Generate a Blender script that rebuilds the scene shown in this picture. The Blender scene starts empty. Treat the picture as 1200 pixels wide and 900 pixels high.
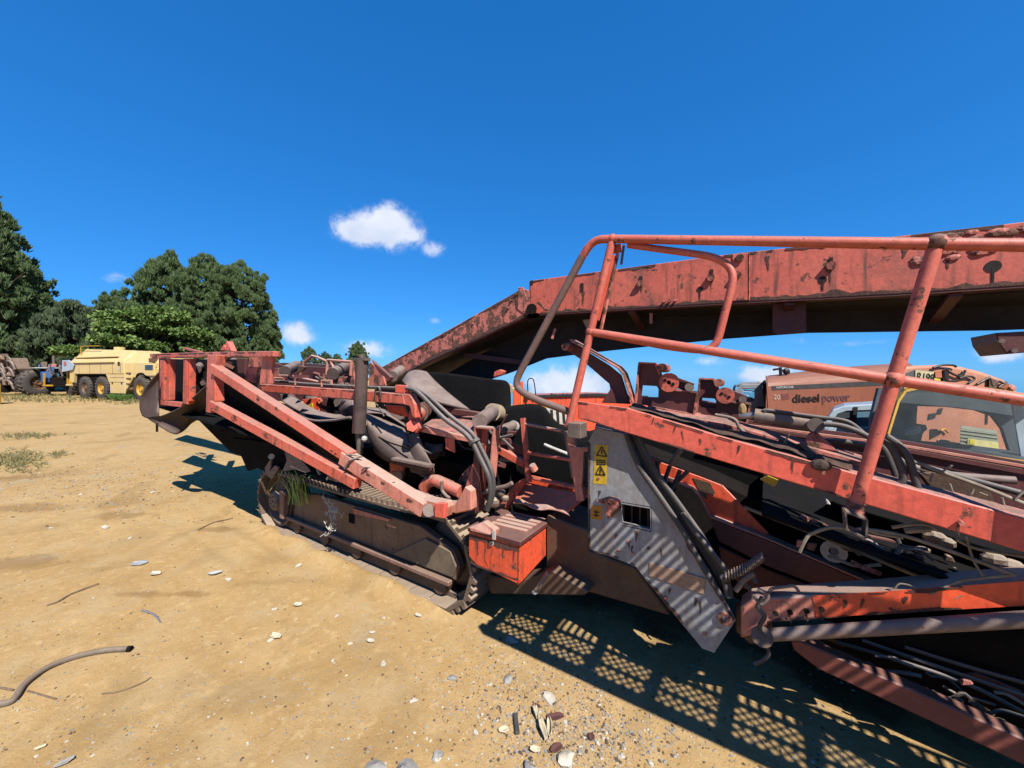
import bpy, math, random
import numpy as np
from mathutils import Vector, Matrix, noise
random.seed(7); np.random.seed(7)
SC = bpy.context.scene
COL = SC.collection
# ------------------------------------------------------------------ camera, sky, sun, exposure
# World axes follow the machine: -X runs along it away to the left, +Y runs across it away from the lens, metres.
FPX, HC = 451.0, 1.65                      # focal length in photo pixels (1200 wide), eye height
YAW, PITCH = math.atan2(FPX, 678.0), math.atan(10.0/FPX)
cam = bpy.data.cameras.new('camera'); camo = bpy.data.objects.new('camera', cam); COL.objects.link(camo)
camo.location = (0, 0, HC); camo.rotation_euler = (math.pi/2-PITCH, 0, YAW)
cam.sensor_width = 36; cam.lens = 36*FPX/1200; cam.clip_end = 3000; cam.clip_start = 0.05
SC.camera = camo
SUN = Vector((0.80, -0.46, 1.0)).normalized()          # towards the sun
sun = bpy.data.lights.new('sun', 'SUN'); suno = bpy.data.objects.new('sun', sun); COL.objects.link(suno)
sun.energy = 5.0; sun.angle = math.radians(0.3); sun.color = (1.0, 0.96, 0.89)
suno.rotation_euler = SUN.to_track_quat('Z', 'Y').to_euler()
SC.view_settings.view_transform = 'Standard'; SC.view_settings.look = 'None'
SC.view_settings.exposure = 1.0; SC.view_settings.gamma = 1.0; SC.view_settings.use_curve_mapping = False
SKY_STRENGTH = 0.056
SC.render.engine = 'CYCLES'; SC.cycles.max_bounces = 6; SC.cycles.diffuse_bounces = 3; SC.cycles.glossy_bounces = 2; SC.cycles.use_adaptive_sampling = True; SC.cycles.adaptive_threshold = 0.02; SC.cycles.use_denoising = True; SC.cycles.caustics_reflective = False; SC.cycles.caustics_refractive = False
EUL = camo.rotation_euler.to_matrix()
def ray(px, py):
    return EUL @ Vector(((px-600)/FPX, (450-py)/FPX, -1.0))
O = Vector((0, 0, HC))
def V(px, py, v):                          # measured point on an upright plane along the machine, v metres across from the lens
    r = ray(px, py); return O + r*(v/r.y)
def G(px, py, z=0.0):                      # measured point on a level plane
    r = ray(px, py); return O + r*((z-HC)/r.z)
def XP(px, py, x):                         # measured point on an upright plane across the machine
    r = ray(px, py); return O + r*(x/r.x)
RT = Vector((math.cos(YAW), math.sin(YAW), 0)); FW = Vector((-math.sin(YAW), math.cos(YAW), 0))
def C(X, Y, z=0.0):                        # X metres right, Y metres out, for the far things
    p = RT*X + FW*Y; return Vector((p.x, p.y, z))
def CP(px, Y, z=0.0): return C((px-600)/FPX*Y, Y, z)
def ZP(py, Y): return HC + (440-py)/FPX*Y

world = bpy.data.worlds.new('World'); SC.world = world; world.use_nodes = True
def build_world():
    nt = world.node_tree; N = nt.nodes; L = nt.links
    bg = N['Background']; out = N['World Output']
    sky = N.new('ShaderNodeTexSky'); sky.sky_type = 'NISHITA'; sky.sun_disc = False
    sky.sun_elevation = math.asin(SUN.z); sky.sun_rotation = math.atan2(SUN.x, SUN.y)
    sky.altitude = 1600; sky.air_density = 1.0; sky.dust_density = 0.0; sky.ozone_density = 2.0
    # grade the sky to the photograph's deep even blue (same curve over the whole dome)
    sep = N.new('ShaderNodeSeparateColor'); L.new(sky.outputs[0], sep.inputs[0]); cmb = N.new('ShaderNodeCombineColor')
    for i, (k, p) in enumerate(((.21, 1.0), (.57, .60), (1.15, .53))):
        mu = N.new('ShaderNodeMath'); mu.operation = 'MULTIPLY'; mu.inputs[1].default_value = .1137; L.new(sep.outputs[i], mu.inputs[0])
        pw = N.new('ShaderNodeMath'); pw.operation = 'POWER'; pw.inputs[1].default_value = p; L.new(mu.outputs[0], pw.inputs[0])
        sc = N.new('ShaderNodeMath'); sc.operation = 'MULTIPLY'; sc.inputs[1].default_value = k/(SKY_STRENGTH*2.0); L.new(pw.outputs[0], sc.inputs[0]); L.new(sc.outputs[0], cmb.inputs[i])
    hs = cmb
    tc = N.new('ShaderNodeTexCoord')
    def vm(op, a, b=None):
        n = N.new('ShaderNodeVectorMath'); n.operation = op
        for i, s in enumerate((a, b)):
            if s is None: continue
            if hasattr(s, 'is_output'): L.new(s, n.inputs[i])
            else: n.inputs[i].default_value = s
        return n.outputs['Value'] if op in ('DOT_PRODUCT', 'LENGTH') else n.outputs['Vector']
    def m(op, a, b=None, c=None):
        n = N.new('ShaderNodeMath'); n.operation = op
        for i, s in enumerate((a, b, c)):
            if s is None: continue
            if hasattr(s, 'is_output'): L.new(s, n.inputs[i])
            else: n.inputs[i].default_value = s
        return n.outputs[0]
    d = tc.outputs['Generated']
    nz = N.new('ShaderNodeTexNoise'); nz.inputs['Scale'].default_value = 22; nz.inputs['Detail'].default_value = 10; nz.inputs['Roughness'].default_value = 0.66; nz.inputs['Distortion'].default_value = 0.3
    L.new(d, nz.inputs['Vector'])
    total = None
    # (px, py, half width, half height, weight) in photo pixels at their place in the sky
    puffs = [(440,266,32,17,1.1),(412,269,22,10,1.0),(462,266,24,19,1.1),(455,248,12,9,.6),(509,292,11,8,1.0),(489,277,12,8,.6),(430,280,20,8,.6),
             (346,391,18,12,1.2),(131,327,17,7,.75),(430,409,24,9,1.1),(352,396,10,7,.6),(508,376,9,4,.45),
             (640,452,26,15,1.0),(672,446,34,18,1.0),(700,455,26,16,.8),(908,436,30,11,.95),(883,440,14,9,.8),(832,423,17,6,.55),
             (1178,412,22,11,.95),(1165,418,12,7,.7),(1000,402,40,5,.32),(930,398,24,5,.34)]
    for px, py, w, h, wt in puffs:
        c = ray(px, py).normalized(); rt = Vector((0,0,1)).cross(c).normalized()*-1; up = rt.cross(c).normalized()
        if up.z < 0: up = -up
        rl = ray(px, py).length
        w2, h2 = w/FPX/rl*(1/ max(.5, 1/rl))**0, h/FPX/rl
        a = m('DIVIDE', vm('DOT_PRODUCT', d, tuple(rt)), w2); b = m('DIVIDE', vm('DOT_PRODUCT', d, tuple(up)), h2)
        # d.c > 0 keeps the puff on one side of the sky
        q = m('ADD', m('MULTIPLY', a, a), m('MULTIPLY', b, b))
        f = m('MULTIPLY', m('POWER', 2.718, m('MULTIPLY', q, -0.9)), m('GREATER_THAN', vm('DOT_PRODUCT', d, tuple(c)), 0.3))
        f = m('MULTIPLY', f, wt)
        total = f if total is None else m('ADD', total, f)
    fld = m('ADD', total, m('MULTIPLY', m('SUBTRACT', nz.outputs['Fac'], 0.5), m('MINIMUM', m('MULTIPLY', total, 5.0), 2.6)))
    mr = N.new('ShaderNodeMapRange'); mr.interpolation_type = 'SMOOTHSTEP'
    mr.inputs['From Min'].default_value = 0.12; mr.inputs['From Max'].default_value = 1.25
    L.new(fld, mr.inputs['Value'])
    # cloud tone: brighter where dense, greyer in the thin and lower parts
    nz2 = N.new('ShaderNodeTexNoise'); nz2.inputs['Scale'].default_value = 14; nz2.inputs['Detail'].default_value = 4
    L.new(vm('ADD', d, (0.02, -0.01, 0.03)), nz2.inputs['Vector'])
    ct = N.new('ShaderNodeMix'); ct.data_type = 'RGBA'
    L.new(nz2.outputs['Fac'], ct.inputs[0]); ct.inputs[6].default_value = (4.6, 5.6, 7.6, 1); ct.inputs[7].default_value = (9.4, 9.6, 10.2, 1)
    mx = N.new('ShaderNodeMix'); mx.data_type = 'RGBA'
    L.new(m('MULTIPLY', mr.outputs[0], 0.93), mx.inputs[0]); L.new(hs.outputs[0], mx.inputs[6]); L.new(ct.outputs[2], mx.inputs[7])
    L.new(mx.outputs[2], bg.inputs['Color']); bg.inputs['Strength'].default_value = SKY_STRENGTH
build_world()

# ------------------------------------------------------------------ materials
MATS = {}
def mat(name, col, col2=None, nscale=5, rust=0, rustcol=(.075,.032,.02), rscale=13, dust=0, dustcol=(.36,.25,.17), rough=.6, metal=0, bump=.15, grunge=.25, streak=0, spec=.4, bscale=60, col3=None, grime=0, grimecol=(.10,.05,.035)):
    if name in MATS: return MATS[name]
    KA = .62; col = tuple(c*KA for c in col); dustcol = tuple(c*KA for c in dustcol); rustcol = tuple(c*.75 for c in rustcol)
    if col2: col2 = tuple(c*KA for c in col2)
    M = bpy.data.materials.new(name); M.use_nodes = True; nt = M.node_tree; N = nt.nodes; L = nt.links
    P = N['Principled BSDF']; P.inputs['Metallic'].default_value = metal; P.inputs['Specular IOR Level'].default_value = spec
    tc = N.new('ShaderNodeTexCoord').outputs['Object']
    def noi(scale, detail=5, rgh=.6, vec=tc):
        n = N.new('ShaderNodeTexNoise'); n.inputs['Scale'].default_value = scale; n.inputs['Detail'].default_value = detail; n.inputs['Roughness'].default_value = rgh
        L.new(vec, n.inputs['Vector']); return n.outputs['Fac']
    def rng(x, a, b, c=0., d=1.):
        n = N.new('ShaderNodeMapRange'); L.new(x, n.inputs[0])
        for i, k in enumerate((a, b, c, d)): n.inputs[i+1].default_value = k
        return n.outputs[0]
    def mix(f, a, b, blend='MIX'):
        n = N.new('ShaderNodeMix'); n.data_type = 'RGBA'; n.blend_type = blend
        for i, s in ((0, f), (6, a), (7, b)):
            if hasattr(s, 'is_output'): L.new(s, n.inputs[i])
            else: n.inputs[i].default_value = s if i == 0 else (*s, 1)
        return n.outputs[2]
    def mul(a, b):
        n = N.new('ShaderNodeMath'); n.operation = 'MULTIPLY'
        for i, s in enumerate((a, b)):
            if hasattr(s, 'is_output'): L.new(s, n.inputs[i])
            else: n.inputs[i].default_value = s
        return n.outputs[0]
    col2 = col2 or tuple(c*.72 for c in col)
    c = mix(rng(noi(nscale), .35, .65), col, col2)
    if col3: c = mix(rng(noi(1.4, 5, .6), .38, .66), c, tuple(k*KA for k in col3))
    if grime: c = mix(rng(noi(4.2, 8, .74), .52, .70, 0, grime), c, grimecol)
    if grunge:
        g = rng(noi(38, 6, .7), .3, .7, 1-grunge, 1+grunge*.5)
        cv = N.new('ShaderNodeVectorMath'); cv.operation = 'SCALE'; L.new(c, cv.inputs[0]); L.new(g, cv.inputs['Scale']); c = cv.outputs[0]
    if streak:
        mp = N.new('ShaderNodeMapping'); mp.inputs['Scale'].default_value = (1, 1, .09); L.new(tc, mp.inputs['Vector'])
        s = rng(noi(26, 4, .6, mp.outputs[0]), .53, .72, 0, streak); c = mix(s, c, rustcol)
    hgt = noi(bscale, 6, .65)
    if rust:
        r = rng(noi(rscale, 9, .72), .70-.25*rust, .73-.25*rust)
        c = mix(r, c, mix(rng(noi(50), .4, .6), rustcol, tuple(k*2.2 for k in rustcol)))
        P_r = rng(r, 0, 1, rough, .9); L.new(P_r, P.inputs['Roughness'])
    else:
        L.new(rng(noi(9), .3, .7, max(.05, rough-.1), min(1, rough+.12)), P.inputs['Roughness'])
    if dust:
        geo = N.new('ShaderNodeNewGeometry'); sp = N.new('ShaderNodeSeparateXYZ'); L.new(geo.outputs['Normal'], sp.inputs[0])
        f = mul(rng(sp.outputs['Z'], .25, .8), rng(noi(7, 6, .7), .2, .62, .35*dust, dust)); c = mix(f, c, dustcol)
    L.new(c, P.inputs['Base Color'])
    if bump:
        b = N.new('ShaderNodeBump'); b.inputs['Strength'].default_value = bump; b.inputs['Distance'].default_value = .01; L.new(hgt, b.inputs['Height']); L.new(b.outputs[0], P.inputs['Normal'])
    MATS[name] = M; return M
DUST = (.40,.27,.19)
faded = mat('faded red paint', (.74,.165,.105), (.66,.125,.08), 3, rust=.46, dust=.5, dustcol=(.42,.22,.16), streak=.8, rough=.62, col3=(.60,.12,.08), grime=.7)
coral = mat('weathered orange red paint', (.80,.14,.075), (.68,.105,.06), 3, rust=.46, dust=.75, dustcol=(.50,.31,.24), streak=.75, rough=.55, col3=(.70,.20,.14), grime=.6)
rusty = mat('rust eaten red paint', (.74,.23,.17), (.58,.16,.12), 3, rust=.86, rscale=10, grime=.85, dust=.6, dustcol=(.40,.25,.2), streak=.7, rough=.7, bump=.35)
bright = mat('bright red paint', (1.05,.13,.042), (.92,.10,.035), 3, rust=.42, dust=.6, dustcol=(.40,.25,.18), streak=.75, col3=(.75,.10,.045), grime=.55, rough=.45)
tomato = mat('sun bleached tomato paint', (.88,.18,.12), (.84,.13,.085), 2.2, rust=.36, rscale=9, dust=.4, dustcol=(.46,.28,.22), streak=.5, rough=.5, col3=(.90,.14,.085), grime=.25)
dustred = mat('dust covered red steel', (.72,.29,.21), (.60,.19,.13), 4, rust=.3, dust=1.0, dustcol=(.58,.42,.33), streak=.5, grime=.6)
maroon = mat('dull maroon steel', (.16,.04,.035), (.10,.03,.028), 4, rust=.3, dust=.6, dustcol=(.32,.2,.16))
brown = mat('mud stained steel', (.15,.085,.05), (.09,.05,.032), 5, rust=.2, dust=.7, dustcol=(.32,.21,.13), streak=.6, bump=.3)
steel = mat('dirty bare steel', (.22,.17,.14), (.14,.10,.085), 6, rust=.35, dust=.8, dustcol=DUST, metal=.25, rough=.6)
pale = mat('dust caked pipe', (.27,.195,.165), (.18,.125,.105), 6, rust=.3, dust=.5, dustcol=(.42,.32,.26), grime=.6)
trackm = mat('dusty track steel', (.20,.14,.10), (.13,.085,.06), 6, rust=.25, dust=1.0, dustcol=(.46,.35,.25), bump=.4)
rubber = mat('dusty brown rubber', (.13,.088,.078), (.08,.055,.05), 3, dust=.95, dustcol=(.33,.25,.215), rough=.85, bump=.3, grime=.6, grimecol=(.03,.02,.018), spec=.2)
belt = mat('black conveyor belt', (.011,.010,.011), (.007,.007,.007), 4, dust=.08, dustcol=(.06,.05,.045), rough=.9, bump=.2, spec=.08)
hose = mat('black hydraulic hose', (.05,.043,.042), (.08,.07,.065), 8, dust=.7, dustcol=(.38,.31,.275), rough=.7)
dry = mat('dry vine', (.36,.30,.22), (.22,.17,.12), 12, rough=.9)
greyp = mat('grey guard paint', (.36,.39,.42), (.30,.30,.30), 5, rust=.22, rustcol=(.13,.075,.05), rscale=8, dust=.3, streak=.45, rough=.55, col3=(.33,.29,.25), grime=.5, grimecol=(.14,.10,.08))
tanp = mat('tan patch paint', (.42,.27,.18), (.35,.21,.14), 5, rust=.12)
stick = mat('yellow warning sticker', (.72,.46,.02), (.60,.36,.02), 9, rust=.12, rough=.45)
stick2 = mat('orange warning sticker', (.62,.27,.02), (.5,.2,.02), 9, rust=.15, rough=.45)
ink = mat('black print', (.015,.012,.012), rough=.5, grunge=0, bump=0)
white = mat('weathered white', (.66,.63,.57), (.5,.46,.4), 8, rust=.1, rough=.6)
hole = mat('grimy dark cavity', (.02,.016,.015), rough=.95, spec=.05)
cyan = mat('chrome rod', (.5,.48,.45), (.4,.36,.33), 5, metal=.8, rough=.35, bump=.05)

# ------------------------------------------------------------------ mesh building
class MB:
    def __init__(s): s.v = []; s.f = []
    def add(s, vs, fs):
        n = len(s.v); s.v += [tuple(p) for p in vs]; s.f += [tuple(n+i for i in f) for f in fs]; return s
    def prism(s, pts, ext):
        pts = [Vector(p) for p in pts]; ext = Vector(ext); n = len(pts)
        nrm = Vector((0,0,0))
        for i in range(n): nrm += (pts[i]-pts[0]).cross(pts[(i+1) % n]-pts[0])
        if nrm.dot(ext) > 0: pts.reverse()
        fs = [tuple(range(n)), tuple(range(2*n-1, n-1, -1))] + [(i, i+n, (i+1) % n+n, (i+1) % n) for i in range(n)]
        return s.add(pts+[p+ext for p in pts], fs)
    def box(s, a, b):
        x0,x1 = sorted((a[0],b[0])); y0,y1 = sorted((a[1],b[1])); z0,z1 = sorted((a[2],b[2]))
        return s.prism([(x0,y0,z0),(x1,y0,z0),(x1,y1,z0),(x0,y1,z0)], (0,0,z1-z0))
    def beam(s, p, q, w, h, up=(0,0,1)):
        p = Vector(p); q = Vector(q); d = (q-p).normalized(); sd = d.cross(Vector(up)).normalized(); u = sd.cross(d)
        a = sd*w/2; b = u*h/2
        return s.prism([p-a-b, p+a-b, p+a+b, p-a+b], q-p)
    def tube(s, pts, r, n=10, cap=True):
        pts = [Vector(p) for p in pts]; rs = r if isinstance(r, (list, tuple)) else [r]*len(pts)
        base = len(s.v); ref = None; vs = []; fs = []
        for i, p in enumerate(pts):
            d = (pts[min(i+1, len(pts)-1)]-pts[max(i-1, 0)]).normalized()
            if ref is None: ref = d.orthogonal().normalized()
            ref = (ref - d*ref.dot(d)).normalized(); b = d.cross(ref)
            for k in range(n):
                a = 2*math.pi*k/n; vs.append(p+(ref*math.cos(a)+b*math.sin(a))*rs[i])
        for i in range(len(pts)-1):
            for k in range(n):
                k2 = (k+1) % n; fs.append((i*n+k, i*n+k2, (i+1)*n+k2, (i+1)*n+k))
        if cap: fs.append(tuple(range(n-1, -1, -1))); fs.append(tuple(range((len(pts)-1)*n, len(pts)*n)))
        return s.add(vs, fs)
    def cyl(s, p, q, r, n=16): return s.tube([p, q], r, n)
    def ring(s, c, ax, r0, r1, t, n=28):
        c = Vector(c); ax = Vector(ax).normalized(); a = ax.orthogonal().normalized(); b = ax.cross(a); vs = []; fs = []
        for k in range(n):
            t_ = 2*math.pi*k/n; d = a*math.cos(t_)+b*math.sin(t_)
            vs += [c+d*r0-ax*t/2, c+d*r1-ax*t/2, c+d*r1+ax*t/2, c+d*r0+ax*t/2]
        for k in range(n):
            A = 4*k; B = 4*((k+1) % n)
            for j in range(4): fs.append((A+j, B+j, B+(j+1) % 4, A+(j+1) % 4))
        return s.add(vs, fs)
    def lathe(s, c, ax, prof, n=28):          # prof: (radius, along) pairs
        c = Vector(c); ax = Vector(ax).normalized(); a = ax.orthogonal().normalized(); b = ax.cross(a); vs = []; fs = []; m = len(prof)
        for k in range(n):
            t_ = 2*math.pi*k/n; d = a*math.cos(t_)+b*math.sin(t_)
            vs += [c+d*max(r, .001)+ax*h for r, h in prof]
        for k in range(n):
            A = m*k; B = m*((k+1) % n)
            for j in range(m-1): fs.append((A+j, B+j, B+j+1, A+j+1))
        return s.add(vs, fs)
    def ball(s, c, r, n=10, m=7, sq=(1,1,1)):
        vs = []; fs = []
        for i in range(m+1):
            th = math.pi*i/m
            for k in range(n):
                ph = 2*math.pi*k/n
                vs.append((c[0]+r*sq[0]*math.sin(th)*math.cos(ph), c[1]+r*sq[1]*math.sin(th)*math.sin(ph), c[2]+r*sq[2]*math.cos(th)))
        for i in range(m):
            for k in range(n):
                k2 = (k+1) % n; fs.append((i*n+k, (i+1)*n+k, (i+1)*n+k2, i*n+k2))
        return s.add(vs, fs)
    def sheet(s, rows, sub=4):                # rows of control points -> smooth patch
        R = [[Vector(p) for p in r] for r in rows]
        def cr(P, sub):
            out = []
            for i in range(len(P)-1):
                p0 = P[max(i-1,0)]; p1 = P[i]; p2 = P[i+1]; p3 = P[min(i+2, len(P)-1)]
                for k in range(sub):
                    t = k/sub
                    out.append(.5*((2*p1)+(p2-p0)*t+(2*p0-5*p1+4*p2-p3)*t*t+(3*p1-p0-3*p2+p3)*t**3))
            return out+[P[-1]]
        R = [cr(r, sub) for r in R]; cols = [cr([r[j] for r in R], sub) for j in range(len(R[0]))]
        nj = len(cols); ni = len(cols[0])
        vs = [p for c in cols for p in c]
        fs = [(j*ni+i, j*ni+i+1, (j+1)*ni+i+1, (j+1)*ni+i) for j in range(nj-1) for i in range(ni-1)]
        return s.add(vs, fs)
    def mesh(s, name, m=None, smooth=False):
        me = bpy.data.meshes.new(name); me.from_pydata(s.v, [], s.f); me.validate()
        if m: me.materials.append(m)
        if smooth:
            me.polygons.foreach_set('use_smooth', [True]*len(me.polygons))
        me.update(); return me
    def build(s, name, m, parent=None, bevel=0, smooth=False, solid=0):
        me = s.mesh(name, m, smooth); o = bpy.data.objects.new(name, me); COL.objects.link(o)
        if parent: o.parent = parent
        if solid:
            md = o.modifiers.new('thickness', 'SOLIDIFY'); md.thickness = solid; md.offset = 0
        if bevel:
            md = o.modifiers.new('bevel', 'BEVEL'); md.width = bevel; md.segments = 1; md.limit_method = 'ANGLE'; md.angle_limit = .7; md.use_clamp_overlap = True
        if smooth and me.polygons: smooth_by_angle(me)
        return o
def smooth_by_angle(me, ang=.7):
    import bmesh
    bm = bmesh.new(); bm.from_mesh(me)
    for e in bm.edges:
        if len(e.link_faces) == 2: e.smooth = e.calc_face_angle(3) < ang
    bm.to_mesh(me); bm.free()
def empty(name, label, cat, group=None, loc=(0,0,0)):
    o = bpy.data.objects.new(name, None); COL.objects.link(o); o.location = loc
    return tag(o, label, cat, group)
def tag(o, label=None, cat=None, group=None, kind=None):
    for k, x in (('label', label), ('category', cat), ('group', group), ('kind', kind)):
        if x: o[k] = x
    return o
def copy_tree(o, parent=None):
    c = o.copy(); COL.objects.link(c)
    if parent: c.parent = parent
    for ch in list(o.children): copy_tree(ch, c)
    return c
def plate(name, px, v, t, m, parent, bevel=.004):
    return MB().prism([V(x, y, v) for x, y in px], (0, t, 0)).build(name, m, parent, bevel)
def pipe(name, px, v, r, m, parent, sub=5, n=10):
    vs = v if isinstance(v, (list, tuple)) else [v]*len(px)
    return MB().tube(smoothline([V(x, y, w) for (x, y), w in zip(px, vs)], sub), r, n).build(name, m, parent, smooth=True)
def smoothline(P, sub=5):
    P = [Vector(p) for p in P]
    if len(P) < 3 or sub < 2: return P
    out = []
    for i in range(len(P)-1):
        p0 = P[max(i-1,0)]; p1 = P[i]; p2 = P[i+1]; p3 = P[min(i+2, len(P)-1)]
        for k in range(sub):
            t = k/sub; out.append(.5*((2*p1)+(p2-p0)*t+(2*p0-5*p1+4*p2-p3)*t*t+(3*p1-p0-3*p2+p3)*t**3))
    return out+[P[-1]]
def joints(pts, R=.06, n=4):               # straight tube runs with rounded corners
    P = [Vector(p) for p in pts]; out = [P[0]]
    for i in range(1, len(P)-1):
        a = (P[i-1]-P[i]); b = (P[i+1]-P[i]); ra = min(R, a.length*.45); rb = min(R, b.length*.45)
        A = P[i]+a.normalized()*ra; B = P[i]+b.normalized()*rb
        out += [A.lerp(P[i], t).lerp(P[i].lerp(B, t), t) for t in [k/n for k in range(n+1)]]
    return out+[P[-1]]
# ------------------------------------------------------------------ ground
def gnoise(x, y):
    return noise.fractal(Vector((x*.45, y*.45, 1.3)), 1.0, 2.0, 5)*.022 + noise.fractal(Vector((x*2.3, y*2.3, 4.)), 1.0, 2.1, 4)*.006
def gh(x, y):
    d = math.hypot(x, y)
    h = gnoise(x, y)
    # level under the crawler and machine
    k = 1.0
    if -5.2 < x < 5 and 1.75 < y < 4.6: k = .12
    elif -5.6 < x < 5.4 and 1.4 < y < 5: k = .5
    h += noise.fractal(Vector((x*7., y*7., 9.)), 1.0, 2.2, 3)*.0045*(.4+.6*k)
    h *= k
    h -= .012*(1-k)
    # soil heaped along the foot of the crawler
    if -4.9 < x < -1.7 and 1.7 < y < 2.1:
        h += (.045+.03*noise.noise(Vector((x*3.,y*5.,2.))))*math.exp(-((y-1.95)/.075)**2)*min(1,(x+4.9)/.4)*min(1,(-1.7-x)/.4)
    # worn wheel ruts running across the far yard
    c = RT.x*x+RT.y*y; f = FW.x*x+FW.y*y
    rut = f-(17.5-.16*(c+18))
    for o in (0, 1.9): h -= .05*math.exp(-((rut-o)/.35)**2)*(1 if f > 6 else 0)
    # the yard's far right side falls away
    if f > 13: h -= .075*(f-13)*min(1., max(0., (c/f+.38)/.25))
    return h
def build_ground():
    n = 420; t = np.linspace(-1, 1, n)
    ax = np.sinh(t*7.5)/math.sinh(7.5)*900
    cx, cy = -1.5, 2.0
    vs = []; 
    for j in range(n):
        for i in range(n):
            x = cx+ax[i]; y = cy+ax[j]; vs.append((x, y, gh(x, y)))
    fs = [(j*n+i, j*n+i+1, (j+1)*n+i+1, (j+1)*n+i) for j in range(n-1) for i in range(n-1)]
    mb = MB(); mb.v = vs; mb.f = fs
    M = bpy.data.materials.new('sandy yard soil'); M.use_nodes = True; nt = M.node_tree; N = nt.nodes; L = nt.links; P = N['Principled BSDF']
    P.inputs['Roughness'].default_value = .95; P.inputs['Specular IOR Level'].default_value = .12
    tc = N.new('ShaderNodeTexCoord').outputs['Object']
    def noi(s, d=6, r=.6, vec=None, dist=0):
        q = N.new('ShaderNodeTexNoise'); q.inputs['Scale'].default_value = s; q.inputs['Detail'].default_value = d; q.inputs['Roughness'].default_value = r; q.inputs['Distortion'].default_value = dist
        L.new(vec or tc, q.inputs['Vector']); return q.outputs['Fac']
    def rng(x, a, b, c=0., d=1.):
        q = N.new('ShaderNodeMapRange'); L.new(x, q.inputs[0]); q.interpolation_type = 'SMOOTHSTEP'
        for i, k in enumerate((a,b,c,d)): q.inputs[i+1].default_value = k
        return q.outputs[0]
    def mix(f, a, b):
        q = N.new('ShaderNodeMix'); q.data_type = 'RGBA'
        for i, s in ((0,f),(6,a),(7,b)):
            if hasattr(s, 'is_output'): L.new(s, q.inputs[i])
            else: q.inputs[i].default_value = s if i == 0 else (*s,1)
        return q.outputs[2]
    def math_(op, a, b):
        q = N.new('ShaderNodeMath'); q.operation = op
        for i, s in enumerate((a,b)):
            if hasattr(s, 'is_output'): L.new(s, q.inputs[i])
            else: q.inputs[i].default_value = s
        return q.outputs[0]
    c = mix(rng(noi(.5), .35, .65), (.60,.425,.225), (.50,.335,.16))
    c = mix(rng(noi(5.5, 8, .7), .40, .62, 0, .75), c, (.47,.315,.15))
    c = mix(rng(noi(17, 7, .7), .52, .66, 0, .7), c, (.66,.50,.30))
    c = mix(rng(noi(2.6, 8, .65), .42, .72), c, (.55,.41,.24))
    c = mix(rng(noi(1.1, 7, .7, dist=.6), .54, .70, 0, .65), c, (.46,.39,.29))          # greyish gravelly patches
    c = mix(rng(noi(9, 8, .75), .56, .70, 0, .5), c, (.33,.21,.10))                    # damp flecks
    c = mix(rng(noi(45, 6, .75), .56, .70, 0, .6), c, (.28,.18,.095))                    # grit
    c = mix(rng(noi(85, 4, .7), .60, .70, 0, .7), c, (.70,.57,.40))
    # oil and damp stains at their places on the yard
    c = mix(rng(noi(.9, 6, .6, dist=1.0), .52, .68, 0, .6), c, (.36,.245,.12))
    stn = math_('MULTIPLY', math_('SUBTRACT', noi(5, 7, .7), .5), 2.6)
    for px, py, rx, ry in ((145,605,.40,.16),(20,660,.5,.16),(30,595,.7,.22),(170,698,.28,.05),(255,620,.3,.1),(225,697,.16,.05),(10,560,.55,.2),(215,800,.25,.14),(300,805,.25,.12)):
        p = G(px, py); mp = N.new('ShaderNodeMapping'); mp.vector_type = 'TEXTURE'
        mp.inputs['Location'].default_value = p; mp.inputs['Rotation'].default_value = (0,0,YAW); mp.inputs['Scale'].default_value = (rx,ry,1)
        L.new(tc, mp.inputs['Vector']); ln = N.new('ShaderNodeVectorMath'); ln.operation = 'LENGTH'; L.new(mp.outputs[0], ln.inputs[0])
        f = math_('ADD', ln.outputs['Value'], stn)
        c = mix(rng(f, 1.1, .35, 0, .55 if py < 750 else .25), c, (.25,.145,.06) if py < 750 else (.40,.32,.22))
    # shade under the machine deepened with brown in the soil colour
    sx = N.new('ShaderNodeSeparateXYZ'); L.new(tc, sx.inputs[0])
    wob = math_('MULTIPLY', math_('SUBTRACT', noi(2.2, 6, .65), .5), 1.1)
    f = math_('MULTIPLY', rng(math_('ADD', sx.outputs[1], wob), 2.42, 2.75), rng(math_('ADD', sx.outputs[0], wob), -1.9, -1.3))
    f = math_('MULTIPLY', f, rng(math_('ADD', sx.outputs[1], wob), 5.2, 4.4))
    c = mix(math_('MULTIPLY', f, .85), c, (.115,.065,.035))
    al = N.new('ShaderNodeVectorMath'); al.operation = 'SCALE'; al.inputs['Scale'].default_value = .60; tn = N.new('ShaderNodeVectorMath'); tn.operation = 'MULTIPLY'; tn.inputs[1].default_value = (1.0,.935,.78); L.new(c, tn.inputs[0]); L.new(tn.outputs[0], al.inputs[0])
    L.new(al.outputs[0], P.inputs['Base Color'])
    b1 = N.new('ShaderNodeBump'); b1.inputs['Strength'].default_value = .3; b1.inputs['Distance'].default_value = .03; L.new(noi(14, 8, .65), b1.inputs['Height'])
    b2 = N.new('ShaderNodeBump'); b2.inputs['Strength'].default_value = .5; b2.inputs['Distance'].default_value = .006; L.new(noi(120, 5, .65), b2.inputs['Height']); L.new(b1.outputs[0], b2.inputs['Normal'])
    L.new(b2.outputs[0], P.inputs['Normal'])
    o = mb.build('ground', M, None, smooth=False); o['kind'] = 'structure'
    o.data.polygons.foreach_set('use_smooth', [True]*len(o.data.polygons))
build_ground()
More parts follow.
